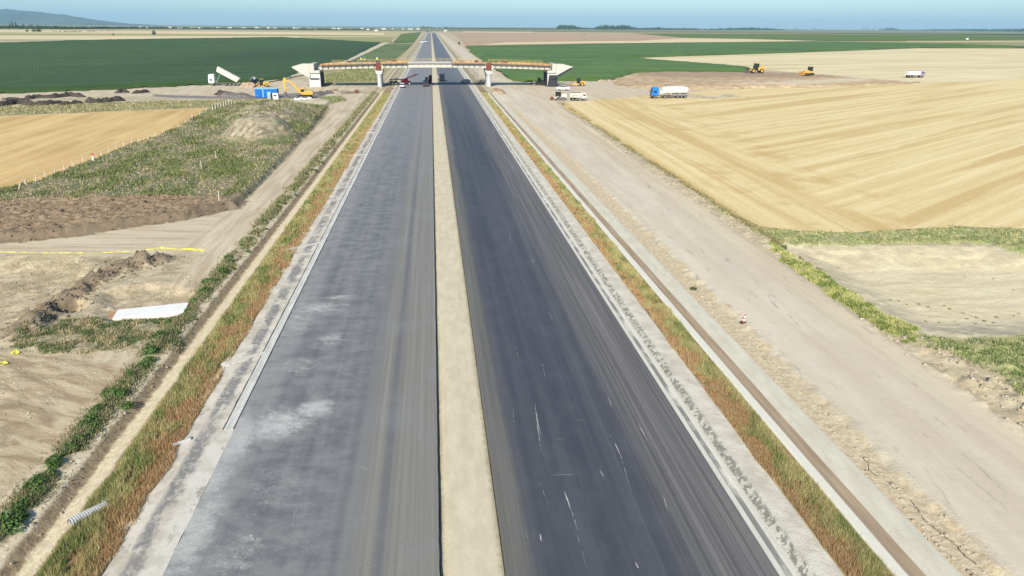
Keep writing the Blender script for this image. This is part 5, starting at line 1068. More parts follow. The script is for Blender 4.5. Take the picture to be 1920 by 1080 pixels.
# 5 low white trailer with site equipment, nearest to the excavator
t = place(567.5, 190, 0.0, 'flatbed_trailer', 'low white flatbed trailer loaded with equipment in front of the excavator', 'trailer')
m = MB(); m.box((0, 1.0, .62), (5.2, 2.1, .14)); b_ = m.build('flatbed', M_white, t, .03); m = MB(); m.box((0, -.06, .85), (5.2, .05, .35)); m.box((0, 2.06, .85), (5.2, .05, .35)); m.build('side_board', M_white, b_)
for x in (-1.0, .2):
    for y in (.1, 1.9): wheel(t, x, y, .33, .22)
for (x, y, sx, mt) in ((-1.7, .8, .9, M_navy), (-.5, 1.2, .8, M_silv), (.9, .9, .7, M_navy), (1.9, 1.1, .5, M_white)):
    q = empty('equipment_box', (0, 0, 0), 0, {-1.7: 'dark blue equipment box at the left end of the white trailer', -.5: 'silver equipment box in the middle of the white trailer', .9: 'dark box right of the silver box on the white trailer', 1.9: 'small white box at the right end of the white trailer'}[x], 'equipment box'); q.location = t.location + Vector((x, y, .71))
    m = MB(); m.box((0, 0, .3), (sx, .7, .58)); bb = m.build('box_body', mt, q, .03); m = MB(); m.box((0, 0, .62), (sx + .06, .76, .06)); m.build('lid', M_steel, bb)
# 6 broken timber heap on the service track
M_scrap = paint('grey_scrap_timber', (0.26, 0.22, 0.18), .9, .5, 1.3)
t = place(655, 175, .3, 'timber_heap', 'heap of broken timber and scrap on the service track left of the bridge pier', 'timber heap')
for k in range(46):
    m = MB(); a = random.uniform(-.5, .5); L = random.uniform(1.2, 3.4); x, y = random.gauss(0, 2.4), random.gauss(0, .9); m.box((x, y, random.uniform(.1, .9)), (L, .16, .1), (random.uniform(-.3, .3), random.uniform(-.35, .35), a * 2)); m.build('timber', M_scrap, t)
m = MB(); m.box((2.6, 0, .6), (.9, 1.2, 1.2), (0, .2, .3)); m.build('scrap_panel', M_rust, t, .05)
# 7 group at the left edge of the left carriageway
def car(px, py, rz, label, mat, pickup=False, s=1.0, z=None, name='parked_car', cat='car', suv=False):
    t = place(px, py, rz, name, label, cat, z)
    if pickup: prof = [(-2.6, .45), (2.5, .45), (2.6, .8), (2.4, 1.08), (1.3, 1.18), (-2.65, 1.18)]
    else: prof = [(-2.15, .35), (2.1, .35), (2.2, .65), (2.0, .88), (1.0, 1.0), (-2.2, 1.05)]
    m = MB(); m.prism(prof, -.9, .9); b_ = m.build('body', mat, t, .09)
    hi = 1.75 if (suv or pickup) else 1.45; z0 = 1.15 if pickup else .98; xa = -.9 if pickup else (-2.1 if suv else -1.7)
    m = MB(); m.prism([(xa, z0), (1.2, z0), (.5, hi - .06), (xa + .25, hi - .06)], -.80, .80); c_ = m.build('windows', M_glass, b_, .05)
    m = MB(); m.prism([(xa + .2, hi - .08), (.55, hi - .08), (.4, hi), (xa + .35, hi)], -.78, .78); m.build('roof', mat, c_, .03)
    if pickup: m = MB(); m.box((-1.75, 0, 1.2), (1.5, 1.5, .05)); m.build('load_bed', M_chas, b_)
    for x in (-1.4, 1.35):
        for y in (-.82, .82): wheel(t, x, y, .36 if pickup else .32, .22)
    for y in (-.65, .65):
        m = MB(); m.box((2.5 if pickup else 2.12, y, .82), (.12, .3, .14)); m.build('headlight', M_silv, b_)
        m = MB(); m.box((-2.64 if pickup else -2.19, y, .85), (.06, .22, .18)); m.build('tail_light', M_red, b_)
    m = MB(); m.box((-2.62 if pickup else -2.17, 0, .52), (.12, 1.7, .18)); m.box((2.5 if pickup else 2.12, 0, .5), (.15, 1.7, .2)); m.build('bumper', M_chas, b_)
    t.scale = (s, s, s); return t
car(754.5, 164.8, PI / 2, 'white car parked at the left road edge in front of the red loader', M_white, suv=True, z=.13)
t = place(745, 159.5, .1, 'tractor_trailer', 'dark flat trailer with big tyres beside the red loader', 'trailer')
m = MB(); m.box((.5, 0, 2.2), (7.0, 2.2, .25)); b_ = m.build('flatbed', M_chas, t, .03); m = MB(); m.box((-.4, 0, 2.6), (1.5, 1.6, .5)); m.build('load', M_silv, b_, .05); m = MB(); m.box((2.6, -.5, 1.2), (.2, .2, 2.0)); m.box((2.6, .5, 1.2), (.2, .2, 2.0)); m.build('support_leg', M_chas, b_)
for x in (-2.2, -.5):
    for y in (-1.0, 1.0): wheel(t, x, y, .85, .5)
t = place(761.5, 159.5, .15, 'telescopic_loader', 'red telescopic loader with raised boom parked on the left carriageway', 'loader', z=.14)
m = MB(); m.prism([(-1.9, .7), (1.8, .7), (1.8, 1.5), (-1.2, 1.9), (-1.9, 1.8)], -.9, .9); b_ = m.build('body', M_red, t, .06); m = MB(); m.prism([(-.6, 1.6), (.9, 1.5), (.6, 2.6), (-.5, 2.6)], 0, .85); c_ = m.build('cab', M_red, t, .05); m = MB(); m.box((.1, -.03, 2.1), (.9, .05, .6)); m.box((.78, .42, 2.1), (.06, .7, .6)); m.build('cab_window', M_glass, c_)
m = MB(); m.box((1.5, -.45, 3.0), (6.0, .4, .42), (0, -.33, 0)); bm_ = m.build('boom', M_red, t, .03); m = MB(); m.box((4.6, -.45, 4.0), (1.3, 1.0, .2), (0, -.33, 0)); m.build('fork', M_red, bm_)
for x in (-1.3, 1.3):
    for y in (-1.0, 1.0): wheel(t, x, y, .62, .42, rim=M_white)
# 8 tractor with round drum in front of a dark car near the median
t = place(800.5, 158, PI / 2, 'tractor', 'grey tractor with a dark reddish reel standing beside the median under the bridge', 'tractor', z=.16)
m = MB(); m.prism([(-.4, .8), (2.4, .8), (2.4, 1.5), (-.4, 1.7)], -.45, .45); m.build('hood', M_silv, t, .05); m = MB(); m.prism([(-1.6, 1.0), (-.2, 1.0), (-.3, 2.8), (-1.4, 2.8)], -.75, .75); c_ = m.build('cab', M_glass, t, .05); m = MB(); m.box((-.85, 0, 2.85), (1.5, 1.7, .14)); m.build('roof', M_silv, c_)
for y in (-.95, .95): wheel(t, -1.2, y, .85, .5, rim=M_silv); wheel(t, 1.7, y * .9, .5, .35, rim=M_silv)
m = MB(); m.tube((-.6, -1.0, 2.6), (-.6, -2.0, 2.6), .95, n=20); m.tube((-.6, -.9, 2.6), (-.6, -1.0, 2.6), 1.05, n=20); m.tube((-.6, -2.0, 2.6), (-.6, -2.1, 2.6), 1.05, n=20); m.box((-.6, -1.5, 1.2), (.3, 1.0, 1.8)); m.build('reel', paint('dark_red_reel', (.10, .03, .045), .7), t)
car(798.5, 162.3, PI / 2, 'dark estate car parked across from the median in front of the grey tractor', M_navy, suv=True, z=.16, s=1.25)
# 9 dark box van
t = place(829, 152.5, PI / 2, 'box_van', 'tall dark blue box van parked on the right carriageway behind the bridge shadow', 'van', z=.15)
m = MB(); m.box((-.8, 0, 1.75), (4.0, 2.2, 2.5)); b_ = m.build('box_body', M_navy, t, .08); m = MB(); m.box((-2.83, -.52, 1.7), (.05, .95, 2.2)); m.box((-2.83, .52, 1.7), (.05, .95, 2.2)); m.build('rear_door', M_navy, b_, .01)
m = MB(); m.prism([(1.3, .5), (3.2, .5), (3.2, 1.2), (2.6, 1.35), (2.0, 2.2), (1.3, 2.2)], -.95, .95); c_ = m.build('cab', M_navy, t, .05); m = MB(); m.add([(2.62, -.8, 1.4), (2.62, .8, 1.4), (2.04, .8, 2.15), (2.04, -.8, 2.15)], [(0, 1, 2, 3)]); m.build('windscreen', M_glass, c_)
for x in (-1.9, 2.3):
    for y in (-.9, .9): wheel(t, x, y, .38, .25)
car(873, 155.6, 2.6, 'silver car parked on the right carriageway beside the scaffold tower', M_silv, z=.12)
# scaffold tower
t = place(892, 153.5, 0, 'scaffold_tower', 'tall thin steel scaffold tower standing left of the right hand pier', 'scaffold')
m = MB()
for x in (-.85, .85):
    for y in (-.6, .6): m.tube((x, y, 0), (x, y, 6.2), .07, n=6)
m.build('upright', M_steel, t); m = MB()
for k in range(4):
    z = .6 + k * 1.75
    for y in (-.6, .6): m.tube((-.85, y, z), (.85, y, z), .055, n=5)
    for x in (-.85, .85): m.tube((x, -.6, z), (x, .6, z), .055, n=5)
m.build('cross_tube', M_steel, t)
def scaffold_pile(px, py, label, n, seed):
    r_ = random.Random(seed); t = place(px, py, 0, 'scaffold_pile', label, 'scaffold parts'); m = MB()
    for k in range(n): x, y = r_.uniform(-2.2, 2.2), r_.uniform(-1, 1); a = r_.uniform(-.8, .8); L = r_.uniform(1, 2.6); z = r_.uniform(.1, 1.6); m.tube((x, y, z), (x + L * math.cos(a), y + r_.uniform(-.4, .4), max(.05, z + L * math.sin(a) * .6)), .06, n=5)
    for k in range(5): x = -2 + k; m.tube((x, 0, 0), (x, 0, r_.uniform(.9, 1.9)), .07, n=5)
    m.build('tubes', M_steel, t); m = MB(); m.box((-1.2, .2, .5), (.9, .8, .9), (0, 0, .3)); m.box((.9, -.1, .35), (1.1, .6, .6), (0, 0, -.2)); m.build('crate', M_silv, t, .03)
scaffold_pile(905, 157, 'jumble of scaffold tubes stacked against the right hand pier', 40, 3)
scaffold_pile(1018, 159.5, 'bundle of upright props beside the right abutment', 18, 4)
# 13 roller under the right abutment and 14 yellow roller
def roller(px, py, rz, label, mat, s=1.0, cabmat=M_glass):
    t = place(px, py, rz, 'road_roller', label, 'roller'); m = MB(); m.tube((1.9, -1.05, .8), (1.9, 1.05, .8), .8, n=24); d_ = m.build('drum', M_steel, t); m = MB()
    for y in (-1.2, 1.2): m.box((1.4, y, .9), (2.9, .16, .45))
    m.box((2.95, 0, .9), (.18, 2.5, .4)); m.build('drum_frame', mat, t, .03)
    m = MB(); m.prism([(-3.0, .9), (-.9, .8), (-.9, 1.9), (-2.4, 2.05), (-3.1, 1.6)], -.95, .95); m.build('engine_hood', mat, t, .08)
    m = MB(); m.prism([(-1.0, 1.0), (.35, 1.0), (.2, 2.9), (-.9, 2.9)], -.75, .75); c_ = m.build('cab', cabmat, t, .05); m = MB(); m.box((-.35, 0, 2.97), (1.5, 1.7, .12)); m.build('roof', M_navy, c_)
    for y in (-.9, .9): wheel(t, -1.7, y, .78, .55, rim=mat)
    t.scale = (s, s, s); return t
roller(1009, 159.8, PI, 'dark roller machine standing in the shade below the right span', M_navy, 1.0)
roller(1083, 161.2, PI, 'yellow single drum road roller at the edge of the green crop right of the bridge', M_yel, 1.02)
# 15 white pickup, dusty crawler loader, dusty dump truck
car(1055, 169.5, PI, 'white pickup truck parked below the right abutment', M_white, pickup=True, s=1.0)
t = place(1049, 188, PI + .25, 'crawler_loader', 'dusty grey crawler loader pushing soil at the head of the haul road', 'loader')
for y in (-.9, .9):
    m = MB(); m.prism([(-2.0, .05), (1.4, .0), (1.9, .4), (1.2, .9), (-1.2, 1.15), (-2.2, .6)], y - .24, y + .24); m.build('track', M_chas, t, .08)
m = MB(); m.prism([(-2.3, .9), (.2, .8), (.3, 1.7), (-1.9, 2.1), (-2.4, 1.6)], -.65, .65); m.build('body', M_whited, t, .06); m = MB(); m.prism([(-.3, 1.2), (1.3, 1.1), (1.2, 2.9), (-.2, 2.9)], -.7, .7); c_ = m.build('cab', M_glass, t, .05); m = MB(); m.box((.5, 0, 2.97), (1.7, 1.6, .12)); m.build('roof', M_whited, c_)
m = MB(); m.box((1.8, -.8, 1.0), (2.2, .16, .3), (0, .35, 0)); m.box((1.8, .8, 1.0), (2.2, .16, .3), (0, .35, 0)); m.build('lift_arm', M_whited, t); m = MB(); m.prism([(2.6, .0), (3.7, .0), (3.4, .3), (2.9, .4), (2.8, 1.1), (2.5, 1.2)], -1.1, 1.1); m.build('bucket', M_rust, t)
def dumper(px, py, rz, label, cabm, bodm, L=5.5, s=1.0):
    t = place(px, py, rz, 'dump_truck', label, 'truck'); cab(t, L / 2 + 1.2, 1.9, 2.4, .9, 3.0, cabm); chassis(t, -L / 2 - .6, L / 2 - .5); axles(t, (L / 2 + .3, -L / 2 + .3, -L / 2 + 1.6), .52, .34)
    m = MB(); m.prism([(-L / 2 - .9, 1.3), (L / 2 - .9, 1.2), (L / 2 - .7, 2.9), (-L / 2 - .9, 2.9)], -1.2, 1.2); b_ = m.build('tipper_body', bodm, t, .05); m = MB(); m.box((-.8, -1.24, 2.1), (L * .8, .06, .12)); m.box((-.8, 1.24, 2.1), (L * .8, .06, .12)); m.box((-.8, 0, 2.95), (L * .9, 2.5, .06)); m.build('body_rib', M_chas if bodm != M_white else M_steel, b_)
    t.scale = (s, s, s); return t
dumper(1082, 188.5, 0.0, 'dust covered cream dump truck behind the crawler loader', M_whited, M_whited, 4.4, .85)
# 16 blue cab bulk cement tanker
t = place(1255, 184.3, PI, 'cement_tanker', 'bulk tanker truck with bright blue cab and large white tank at the wheat field edge', 'tanker truck')
cab(t, 6.6, 2.3, 2.5, 1.0, 3.7, paint('cab_blue', (0.012, 0.17, 0.52), .35, .12)); chassis(t, -6.2, 5.5); axles(t, (5.6, 2.0, -2.6, -3.9, -5.2), .52, .32, 2.05)
m = MB()
prof = [(3.1, 1.5, .55), (2.6, 2.35, 1.05), (1.6, 2.75, 1.2), (-4.8, 2.75, 1.2), (-5.9, 2.6, 1.0), (-6.3, 2.5, .6)]
for (x0, z0, r0), (x1, z1, r1) in zip(prof[:-1], prof[1:]): m.tube((x0, 0, z0), (x1, 0, z1), r0, r1, 24)
tk_ = m.build('tank', M_white, t); m = MB(); m.tube((-.5, 0, 2.6), (-.5, 0, 1.15), 1.1, .25, 20); m.tube((-3.6, 0, 2.6), (-3.6, 0, 1.15), 1.1, .25, 20); m.build('hopper_cone', M_white, tk_)
m = MB(); m.box((-1.5, 0, 3.98), (6.5, .5, .06)); m.tube((-4.6, .3, 3.95), (1.6, .3, 4.3), .03, n=5); m.tube((-4.6, -.3, 3.95), (1.6, -.3, 4.3), .03, n=5); m.build('walkway', M_steel, tk_)
m = MB(); m.box((-3.4, -1.1, 1.25), (5.6, .08, .55)); m.box((-3.4, 1.1, 1.25), (5.6, .08, .55)); m.build('mudguard', M_steel, t); m = MB(); m.tube((-6.1, 0, 1.6), (-6.45, 0, 2.9), .05, n=5); m.build('rear_ladder', M_steel, t)
# 17 machines on the embankment
def on_bank(o, px, py, z): x, y = un(px, py, z); o.location = (x, y, z); return o
t = loader(1415, 136, PI, 'large yellow articulated dozer standing highest on the earth embankment', M_yel, 1.35, 'articulated_loader'); on_bank(t, 1416, 136.5, 2.75)
t = empty('bulldozer', (0, 0, 0), PI + .1, 'small yellow bulldozer on the right end of the embankment crest', 'bulldozer'); on_bank(t, 1515, 140.8, 2.55)
for y in (-1.0, 1.0):
    m = MB(); m.prism([(-1.7, 0), (1.5, 0), (1.9, .4), (1.6, .85), (-1.7, .85), (-2.0, .4)], y - .28, y + .28); m.build('track', M_rub, t, .08)
m = MB(); m.prism([(-1.6, .8), (2.0, .8), (2.0, 1.7), (.2, 1.8), (-1.6, 1.6)], -.7, .7); m.build('engine_hood', M_yel, t, .06); m = MB(); m.prism([(-1.4, 1.5), (.1, 1.5), (0, 3.0), (-1.3, 3.0)], -.75, .75); c_ = m.build('cab', M_glass, t, .05); m = MB(); m.box((-.65, 0, 3.06), (1.6, 1.7, .12)); m.build('roof', M_chas, c_)
m = MB(); m.prismx([(-1.8, .1), (1.8, .1), (1.8, 1.3), (-1.8, 1.3)], 2.7, 2.85); bl = m.build('blade', M_yel, t); m = MB(); m.box((1.5, -1.35, .5), (2.4, .14, .2)); m.box((1.5, 1.35, .5), (2.4, .14, .2)); m.build('push_arm', M_chas, bl)
t.scale = (1.2,) * 3
dumper(1713, 146, 0.02, 'distant tipper truck with violet grey cab and white body in the stubble at right', M_purp, M_white, 5.6, 1.15)
# traffic on the far carriageways
car(795.5, 79.5, 0.5, 'white van crossing the far end of the left carriageway', M_white, suv=True, s=1.9, z=.15, name='parked_van', cat='van')
car(790, 80.2, 0.3, 'small white car at the far left road edge before the white van', M_white, z=.1, s=1.3)
for (px, py, lb, mt) in ((802, 60.5, 'tiny dark lorry at the far end of the left carriageway', M_navy), (815, 60.2, 'tiny pale lorry where the right carriageway ends', M_whited), (837, 59, 'tiny white lorry beside the far end of the road', M_white)):
    dumper(px, py, 1.4, lb, mt, mt, 5.6, 1.3)

# ------------------------------------------------------------------ near things
# marker cone striped red and white
t = place(1393, 608, 0.3, 'marker_post', 'leaning red and white striped traffic marker on the haul road edge', 'traffic marker')
x = 0.0; m = MB(); m.box((0, 0, .04), (.42, .42, .08)); m.build('base', M_rub, t, .02)
for k in range(5): m = MB(); m.tube((.03 * k, 0, .07 + .13 * k), (.03 * (k + 1), 0, .07 + .13 * (k + 1)), .145 - .022 * k, .145 - .022 * (k + 1), 16); m.build('stripe', M_red if k % 2 == 0 else M_white, t)
# dark slivers painting the shade inside fissures of the crumbling haul road edge
mk = []; mf = []
def crack(pts, w0):
    S_ = []
    W_ = [Vector((*un(*p), 0)) for p in pts]
    for a, b in zip(W_[:-1], W_[1:]):
        k = max(2, int((b - a).length / .12))
        for i in range(k): S_.append(a.lerp(b, i / k) + Vector((random.uniform(-.05, .05), random.uniform(-.03, .03), 0)))
    base = len(mk); n = len(S_)
    for i, p in enumerate(S_):
        w_ = w0 * min(1, i / 3, (n - 1 - i) / 3) * random.uniform(.4, 1.2); z = gz(p.x, p.y) + .015; mk.append((p.x - w_, p.y, z)); mk.append((p.x + w_, p.y, z))
    for i in range(n - 1): k = base + 2 * i; mf.append((k, k + 1, k + 3, k + 2))
for p_, w_ in (([(1610, 852), (1628, 868), (1630, 882), (1640, 890), (1656, 899)], .026), ([(1671, 896), (1672, 910), (1680, 922)], .02), ([(1706, 936), (1722, 958), (1733, 975), (1752, 990), (1775, 1010), (1792, 1022), (1806, 1040), (1835, 1062), (1850, 1078)], .028), ([(1740, 1005), (1738, 1020), (1748, 1030)], .02), ([(1488, 745), (1494, 752)], .03), ([(1430, 668), (1434, 676)], .03)): crack(p_, w_)
tag(mesh_obj('crack_shade', mk, mf, paint('fissure_shade', (.055, .045, .035), .95, .3)), kind='structure')
# corrugated half pipes
def halfpipe(px, py, rz, L, r, label, tilt=0.0, mat=None):
    x, y = un(px, py); t = empty('corrugated_pipe', (x, y, gz(x, y) + r * .3), rz, label, 'drain pipe'); n = 12; rings = int(L / .06); vs = []; fs = []
    for i in range(rings + 1):
        rr = r * (1 + .045 * (1 if i % 2 else -1))
        for j in range(n + 1): a = -.5 + (math.pi + 1.0) * j / n; vs.append((-L / 2 + L * i / rings, rr * math.cos(a), rr * math.sin(a)))
    for i in range(rings):
        for j in range(n): a = i * (n + 1) + j; fs.append((a, a + 1, a + n + 2, a + n + 1))
    o = mesh_obj('pipe_shell', vs, fs, mat or M_white, t); s_ = o.modifiers.new('thick', 'SOLIDIFY'); s_.thickness = .02; t.rotation_euler = (0, tilt, rz)
    m = MB()
    for j in range(10): a = -.4 + (math.pi + .8) * j / 9; m.box((L / 2, r * 1.04 * math.cos(a), r * 1.04 * math.sin(a)), (.07, .09, .09))
    m.build('collar', M_silv, t); return t
M_pipe = paint('pale_grey_plastic', (0.42, 0.43, 0.43), .5, .08, 2.0, dust=(.5, .46, .38), dustamt=.3)
halfpipe(166, 968, 0.95, 1.75, .27, 'large pale corrugated pipe lying in the grass at the near left', .1, M_pipe); halfpipe(341, 831, 0.62, .95, .13, 'small pale corrugated pipe lying on the left shoulder near the gutter end', 0, M_pipe)
# excavated culvert slab
xa, ya = un(210, 594); xb, yb = un(348, 581); ang = math.atan2(yb - ya, xb - xa); L = math.hypot(xb - xa, yb - ya)
t = empty('culvert_slab', ((xa + xb) / 2, (ya + yb) / 2, -.33), ang, 'long smooth white concrete slab lying in the excavation at left', 'concrete slab')
m = MB(); m.prism([(-L / 2, -.3), (L / 2, -.3), (L / 2, .28), (-L / 2, .2)], .0, 1.95); m.build('slab', paint('smooth_white_concrete', (.66, .66, .63), .8, .07, .8, dust=(.5, .45, .36), dustamt=.12), t, .03); m = MB(); m.prism([(-L / 2 - .65, .0), (-L / 2 - .02, .0), (-L / 2 - .02, .16), (-L / 2 - .65, .14)], .1, 1.75); m.build('end_form', M_wood, t, .01)
m = MB()
for k in range(5): m.tube((L / 2 - .05, .2 + k * .36, .25), (L / 2 + random.uniform(.15, .35), .2 + k * .36 + random.uniform(-.1, .1), .5), .02, n=5)
m.build('rebar', M_rust, t)
# yellow barrier tape
def ribbon(name, pts, w_, mat, label, cat, sag=0.0, h=0.02, pile=False):
    P3 = []
    for (px, py) in pts: x, y = un(px, py); P3.append(Vector((x, y, gz(x, y) + h)))
    S_ = []
    for a, b in zip(P3[:-1], P3[1:]):
        k = max(3, int((b - a).length / .3))
        for i in range(k): S_.append(a.lerp(b, i / k) + Vector((0, random.uniform(-.03, .03), random.uniform(0, .05))))
    S_.append(P3[-1]); vs = []; fs = []
    for i, p in enumerate(S_):
        p.z = gz(p.x, p.y) + h; d = (S_[min(i + 1, len(S_) - 1)] - S_[max(i - 1, 0)]); q = Vector((-d.y, d.x, 0)).normalized(); tw = random.uniform(.5, 1) * w_; up_ = random.uniform(0, .07); vs += [p - q * tw, p + q * tw + Vector((0, 0, up_))]
    for i in range(len(S_) - 1): fs.append((2 * i, 2 * i + 1, 2 * i + 3, 2 * i + 2))
    o = mesh_obj(name, vs, fs, mat); s_ = o.modifiers.new('thick', 'SOLIDIFY'); s_.thickness = .01; return tag(o, label, cat)
M_tape = paint('yellow_tape', (.66, .58, .07), .5, .15, 1.5, dust=(.55, .48, .28), dustamt=.4)
ribbon('barrier_tape', [(-60, 472), (0, 473), (70, 475), (190, 475), (250, 472), (300, 466), (325, 467), (383, 471)], .05, M_tape, 'long yellow barrier tape lying across the dirt track at left', 'barrier tape')
ribbon('barrier_tape', [(285, 470), (300, 464), (330, 468), (362, 467), (385, 469), (340, 471), (300, 470)], .09, M_tape, 'crumpled loose coil of yellow tape where the long tape ends', 'barrier tape')
ribbon('barrier_tape', [(0, 682), (8, 680), (14, 683), (4, 686)], .14, M_tape, 'lower crumpled scrap of yellow tape at the left frame edge', 'barrier tape')
ribbon('barrier_tape', [(22, 664), (30, 657), (35, 663), (26, 667)], .12, M_tape, 'upper crumpled scrap of yellow tape on the sandy ground', 'barrier tape')
# cross drains from the gutter to the grass
drs = [((540, 469), (604, 456), 'nearer middle'), ((437, 680), (497, 664), 'nearest'), ((622, 356), (655, 351), 'third'), ((655, 292), (688, 291), 'fourth'), ((683, 250), (704, 249), 'fifth'), ((697, 226), (712, 225.5), 'sixth')]
lbl = ['pale cross drain channel in front of the lush green grass patch on the left shoulder', 'nearest pale cross drain running from the gutter into the left grass', 'third pale cross drain along the left shoulder counted from the camera', 'fourth pale cross drain along the left shoulder counted from the camera', 'fifth pale cross drain along the left shoulder counted from the camera', 'farthest pale cross drain on the left shoulder before the bridge']
for ((a0, b0), (a1, b1), _), lb in zip(drs, lbl):
    p0 = un(a0, b0); p1 = un(a1, b1); L = math.hypot(p1[0] - p0[0], p1[1] - p0[1]); t = empty('cross_drain', (p0[0], p0[1], 0.0), math.atan2(p1[1] - p0[1], p1[0] - p0[0]), lb, 'drain channel', 'pale cross drains on the left shoulder')
    m = MB(); m.prismx([(-.22, -.06), (.22, -.06), (.22, .135), (.14, .135), (.06, .11), (-.06, .11), (-.14, .135), (-.22, .135)], -.3, L + .05); m.build('channel', M_conc, t)
    m = MB(); m.prism([(-1.0, -.2), (-.2, -.1), (-.28, .12), (-.5, .10), (-.95, -.05)], -.38, .38); m.build('splash_apron', M_conc, t, .04)

# ------------------------------------------------------------------ stake fence between wheat and fallow field
fp = [(37, 366), (52, 358), (70, 349), (88, 341), (105, 334), (122, 327), (140, 321), (158, 314), (178, 306), (192, 300), (206, 294), (220, 288), (234, 282), (248, 276), (262, 270), (278, 264), (292, 258), (306, 252), (320, 246), (334, 240), (348, 234), (362, 228), (376, 222), (388, 217), (400, 212), (405, 210), (410, 208), (415, 206.5), (420, 205), (425, 203.5), (430, 202), (435, 200.5), (440, 199)]
fen = empty('stake_fence', (*un(200, 297), 0), 0, 'leaning row of pale wooden stakes with wire between golden wheat and fallow field', 'fence')
pw = []; o0 = Vector(fen.location)
for i, (px, py) in enumerate(fp):
    x, y = un(px, py); z = gz(x, y); h = 1.5 if px >= 400 else random.uniform(.9, 1.25); lean = .5 if i == 0 else random.uniform(-.08, .14); m = MB(); a = Vector((x, y, z - .1)) - o0; b = Vector((x + lean, y, z + h)) - o0; m.tube(a, b, .075 if px < 400 else .11, .055 if px < 400 else .09, 7); m.build('post', M_whited, fen); pw.append(b.lerp(a, .15))
m = MB()
for a, b in zip(pw[:-1], pw[1:]): m.tube(a, b, .012, n=4); 
m.build('wire', M_steel, fen)
SG = {(379, 326): 'bare pole stake standing in the middle of the fallow weeds', (406, 306): 'farthest thin survey stake in the fallow weeds', (413, 390): 'short survey stake at the near right corner of the fallow weeds'}
for (px, py), lb in SG.items():
    x, y = un(px, py); t = empty('survey_stake', (x, y, gz(x, y)), 0, lb, 'stake'); m = MB(); m.tube((0, 0, -.1), (.05, 0, 1.35), .055, .05, 6); m.build('stake', M_whited, t); m = MB(); m.box((.05, 0, 1.3), (.14, .14, .14)); m.build('stake_head', M_woody, t)
x, y = un(177, 309); t = empty('marker_stake', (x, y, gz(x, y)), 0, 'white marker stake with a red top on the fence line', 'marker'); m = MB(); m.tube((0, 0, 0), (0, 0, .9), .14, .11, 8); m.build('stake', M_white, t); m = MB(); m.box((0, 0, 1.05), (.32, .2, .4)); m.build('red_top', M_red, t, .03)

# ------------------------------------------------------------------ the horizon: trees, woods, village, hills
TL = [(0.020, 0.050, 0.020), (0.05, 0.095, 0.035)]
def tree(px, py, hpx, wpx, label, seed, group=None, n=420):
    x, y = un(px, py); D = math.hypot(x, y); s = D / 1390.0; H_, W_ = hpx * s, wpx * s
    t = empty('tree', (x, y, 0), 0, label, 'tree', group); v, f, c_ = leaf_blob(n, W_ / 2, W_ / 2, H_ * .85, max(W_, H_) * .055, seed, *TL); v[:, 2] += H_ * .14
    mesh_obj('crown', v, f, M_tint, t, False, {'tint': c_}); m = MB(); m.tube((0, 0, -.3), (0, 0, H_ * .6), W_ * .05, W_ * .02, 7)
    for k in range(4): a = k * 1.6; m.tube((0, 0, H_ * .3), (math.cos(a) * W_ * .25, math.sin(a) * W_ * .25, H_ * .6), W_ * .02, W_ * .008, 5)
    m.build('trunk', M_wood, t); return t
tree(289, 66, 9, 8, 'lone dark round tree standing in the pale fields at left', 201)
tree(213, 66.5, 4, 4, 'small bush like tree left of the lone dark tree', 202); tree(51, 59.8, 4, 5, 'small round tree left of the dark clump at far left', 203)
tree(64, 59.8, 4.5, 7, 'left tree of the dark clump at far left', 204); tree(73, 60, 5.5, 9, 'right hand tree of the dark clump at far left', 205)
tree(861, 84, 7, 5, 'small tree at the corner of the ploughed field beside the haul road', 206)
hz = [(793, 54.5, 7, 9), (799, 54.2, 5, 6), (803, 54, 5, 6), (809, 54, 4.5, 5), (814, 54, 4, 5), (825, 54.5, 5, 5), (834, 55, 6.5, 5), (838, 55, 6, 5), (783, 54, 4, 5), (20, 53, 9, 2.4), (25, 53, 11, 2.4), (31, 53, 11, 2.6), (45, 53, 8, 3), (60, 52, 7, 6), (70, 52.5, 6, 4), (848, 53, 3, 5), (1056, 55, 3, 6), (1527, 56, 4, 2), (1491, 56, 4, 3.5), (1540, 56, 3.5, 3), (1617, 56.5, 4.5, 2), (1622, 56.5, 5, 2), (1628, 56.5, 5, 2.2), (1638, 56.5, 4.5, 2), (1650, 57, 3.5, 5)]
wh = ['where the road meets the horizon', 'in the tall row at the far left horizon', 'on the thin right hand horizon']
pos_ = {}
for i, (px, py, h_, w_) in enumerate(hz):
    k = 1 if px < 100 else (0 if px < 900 else 2)
    lb = ('bluish tree seen at the end of the motorway on the horizon', 'slender dark tree in the row on the far left horizon', 'tiny bluish tree on the thin tree line at right')[k]
    tree(px, py, h_, w_, lb, 220 + i, ('trees where the motorway meets the horizon', 'slender trees on the far left horizon', 'single trees along the right hand horizon')[k], 200)
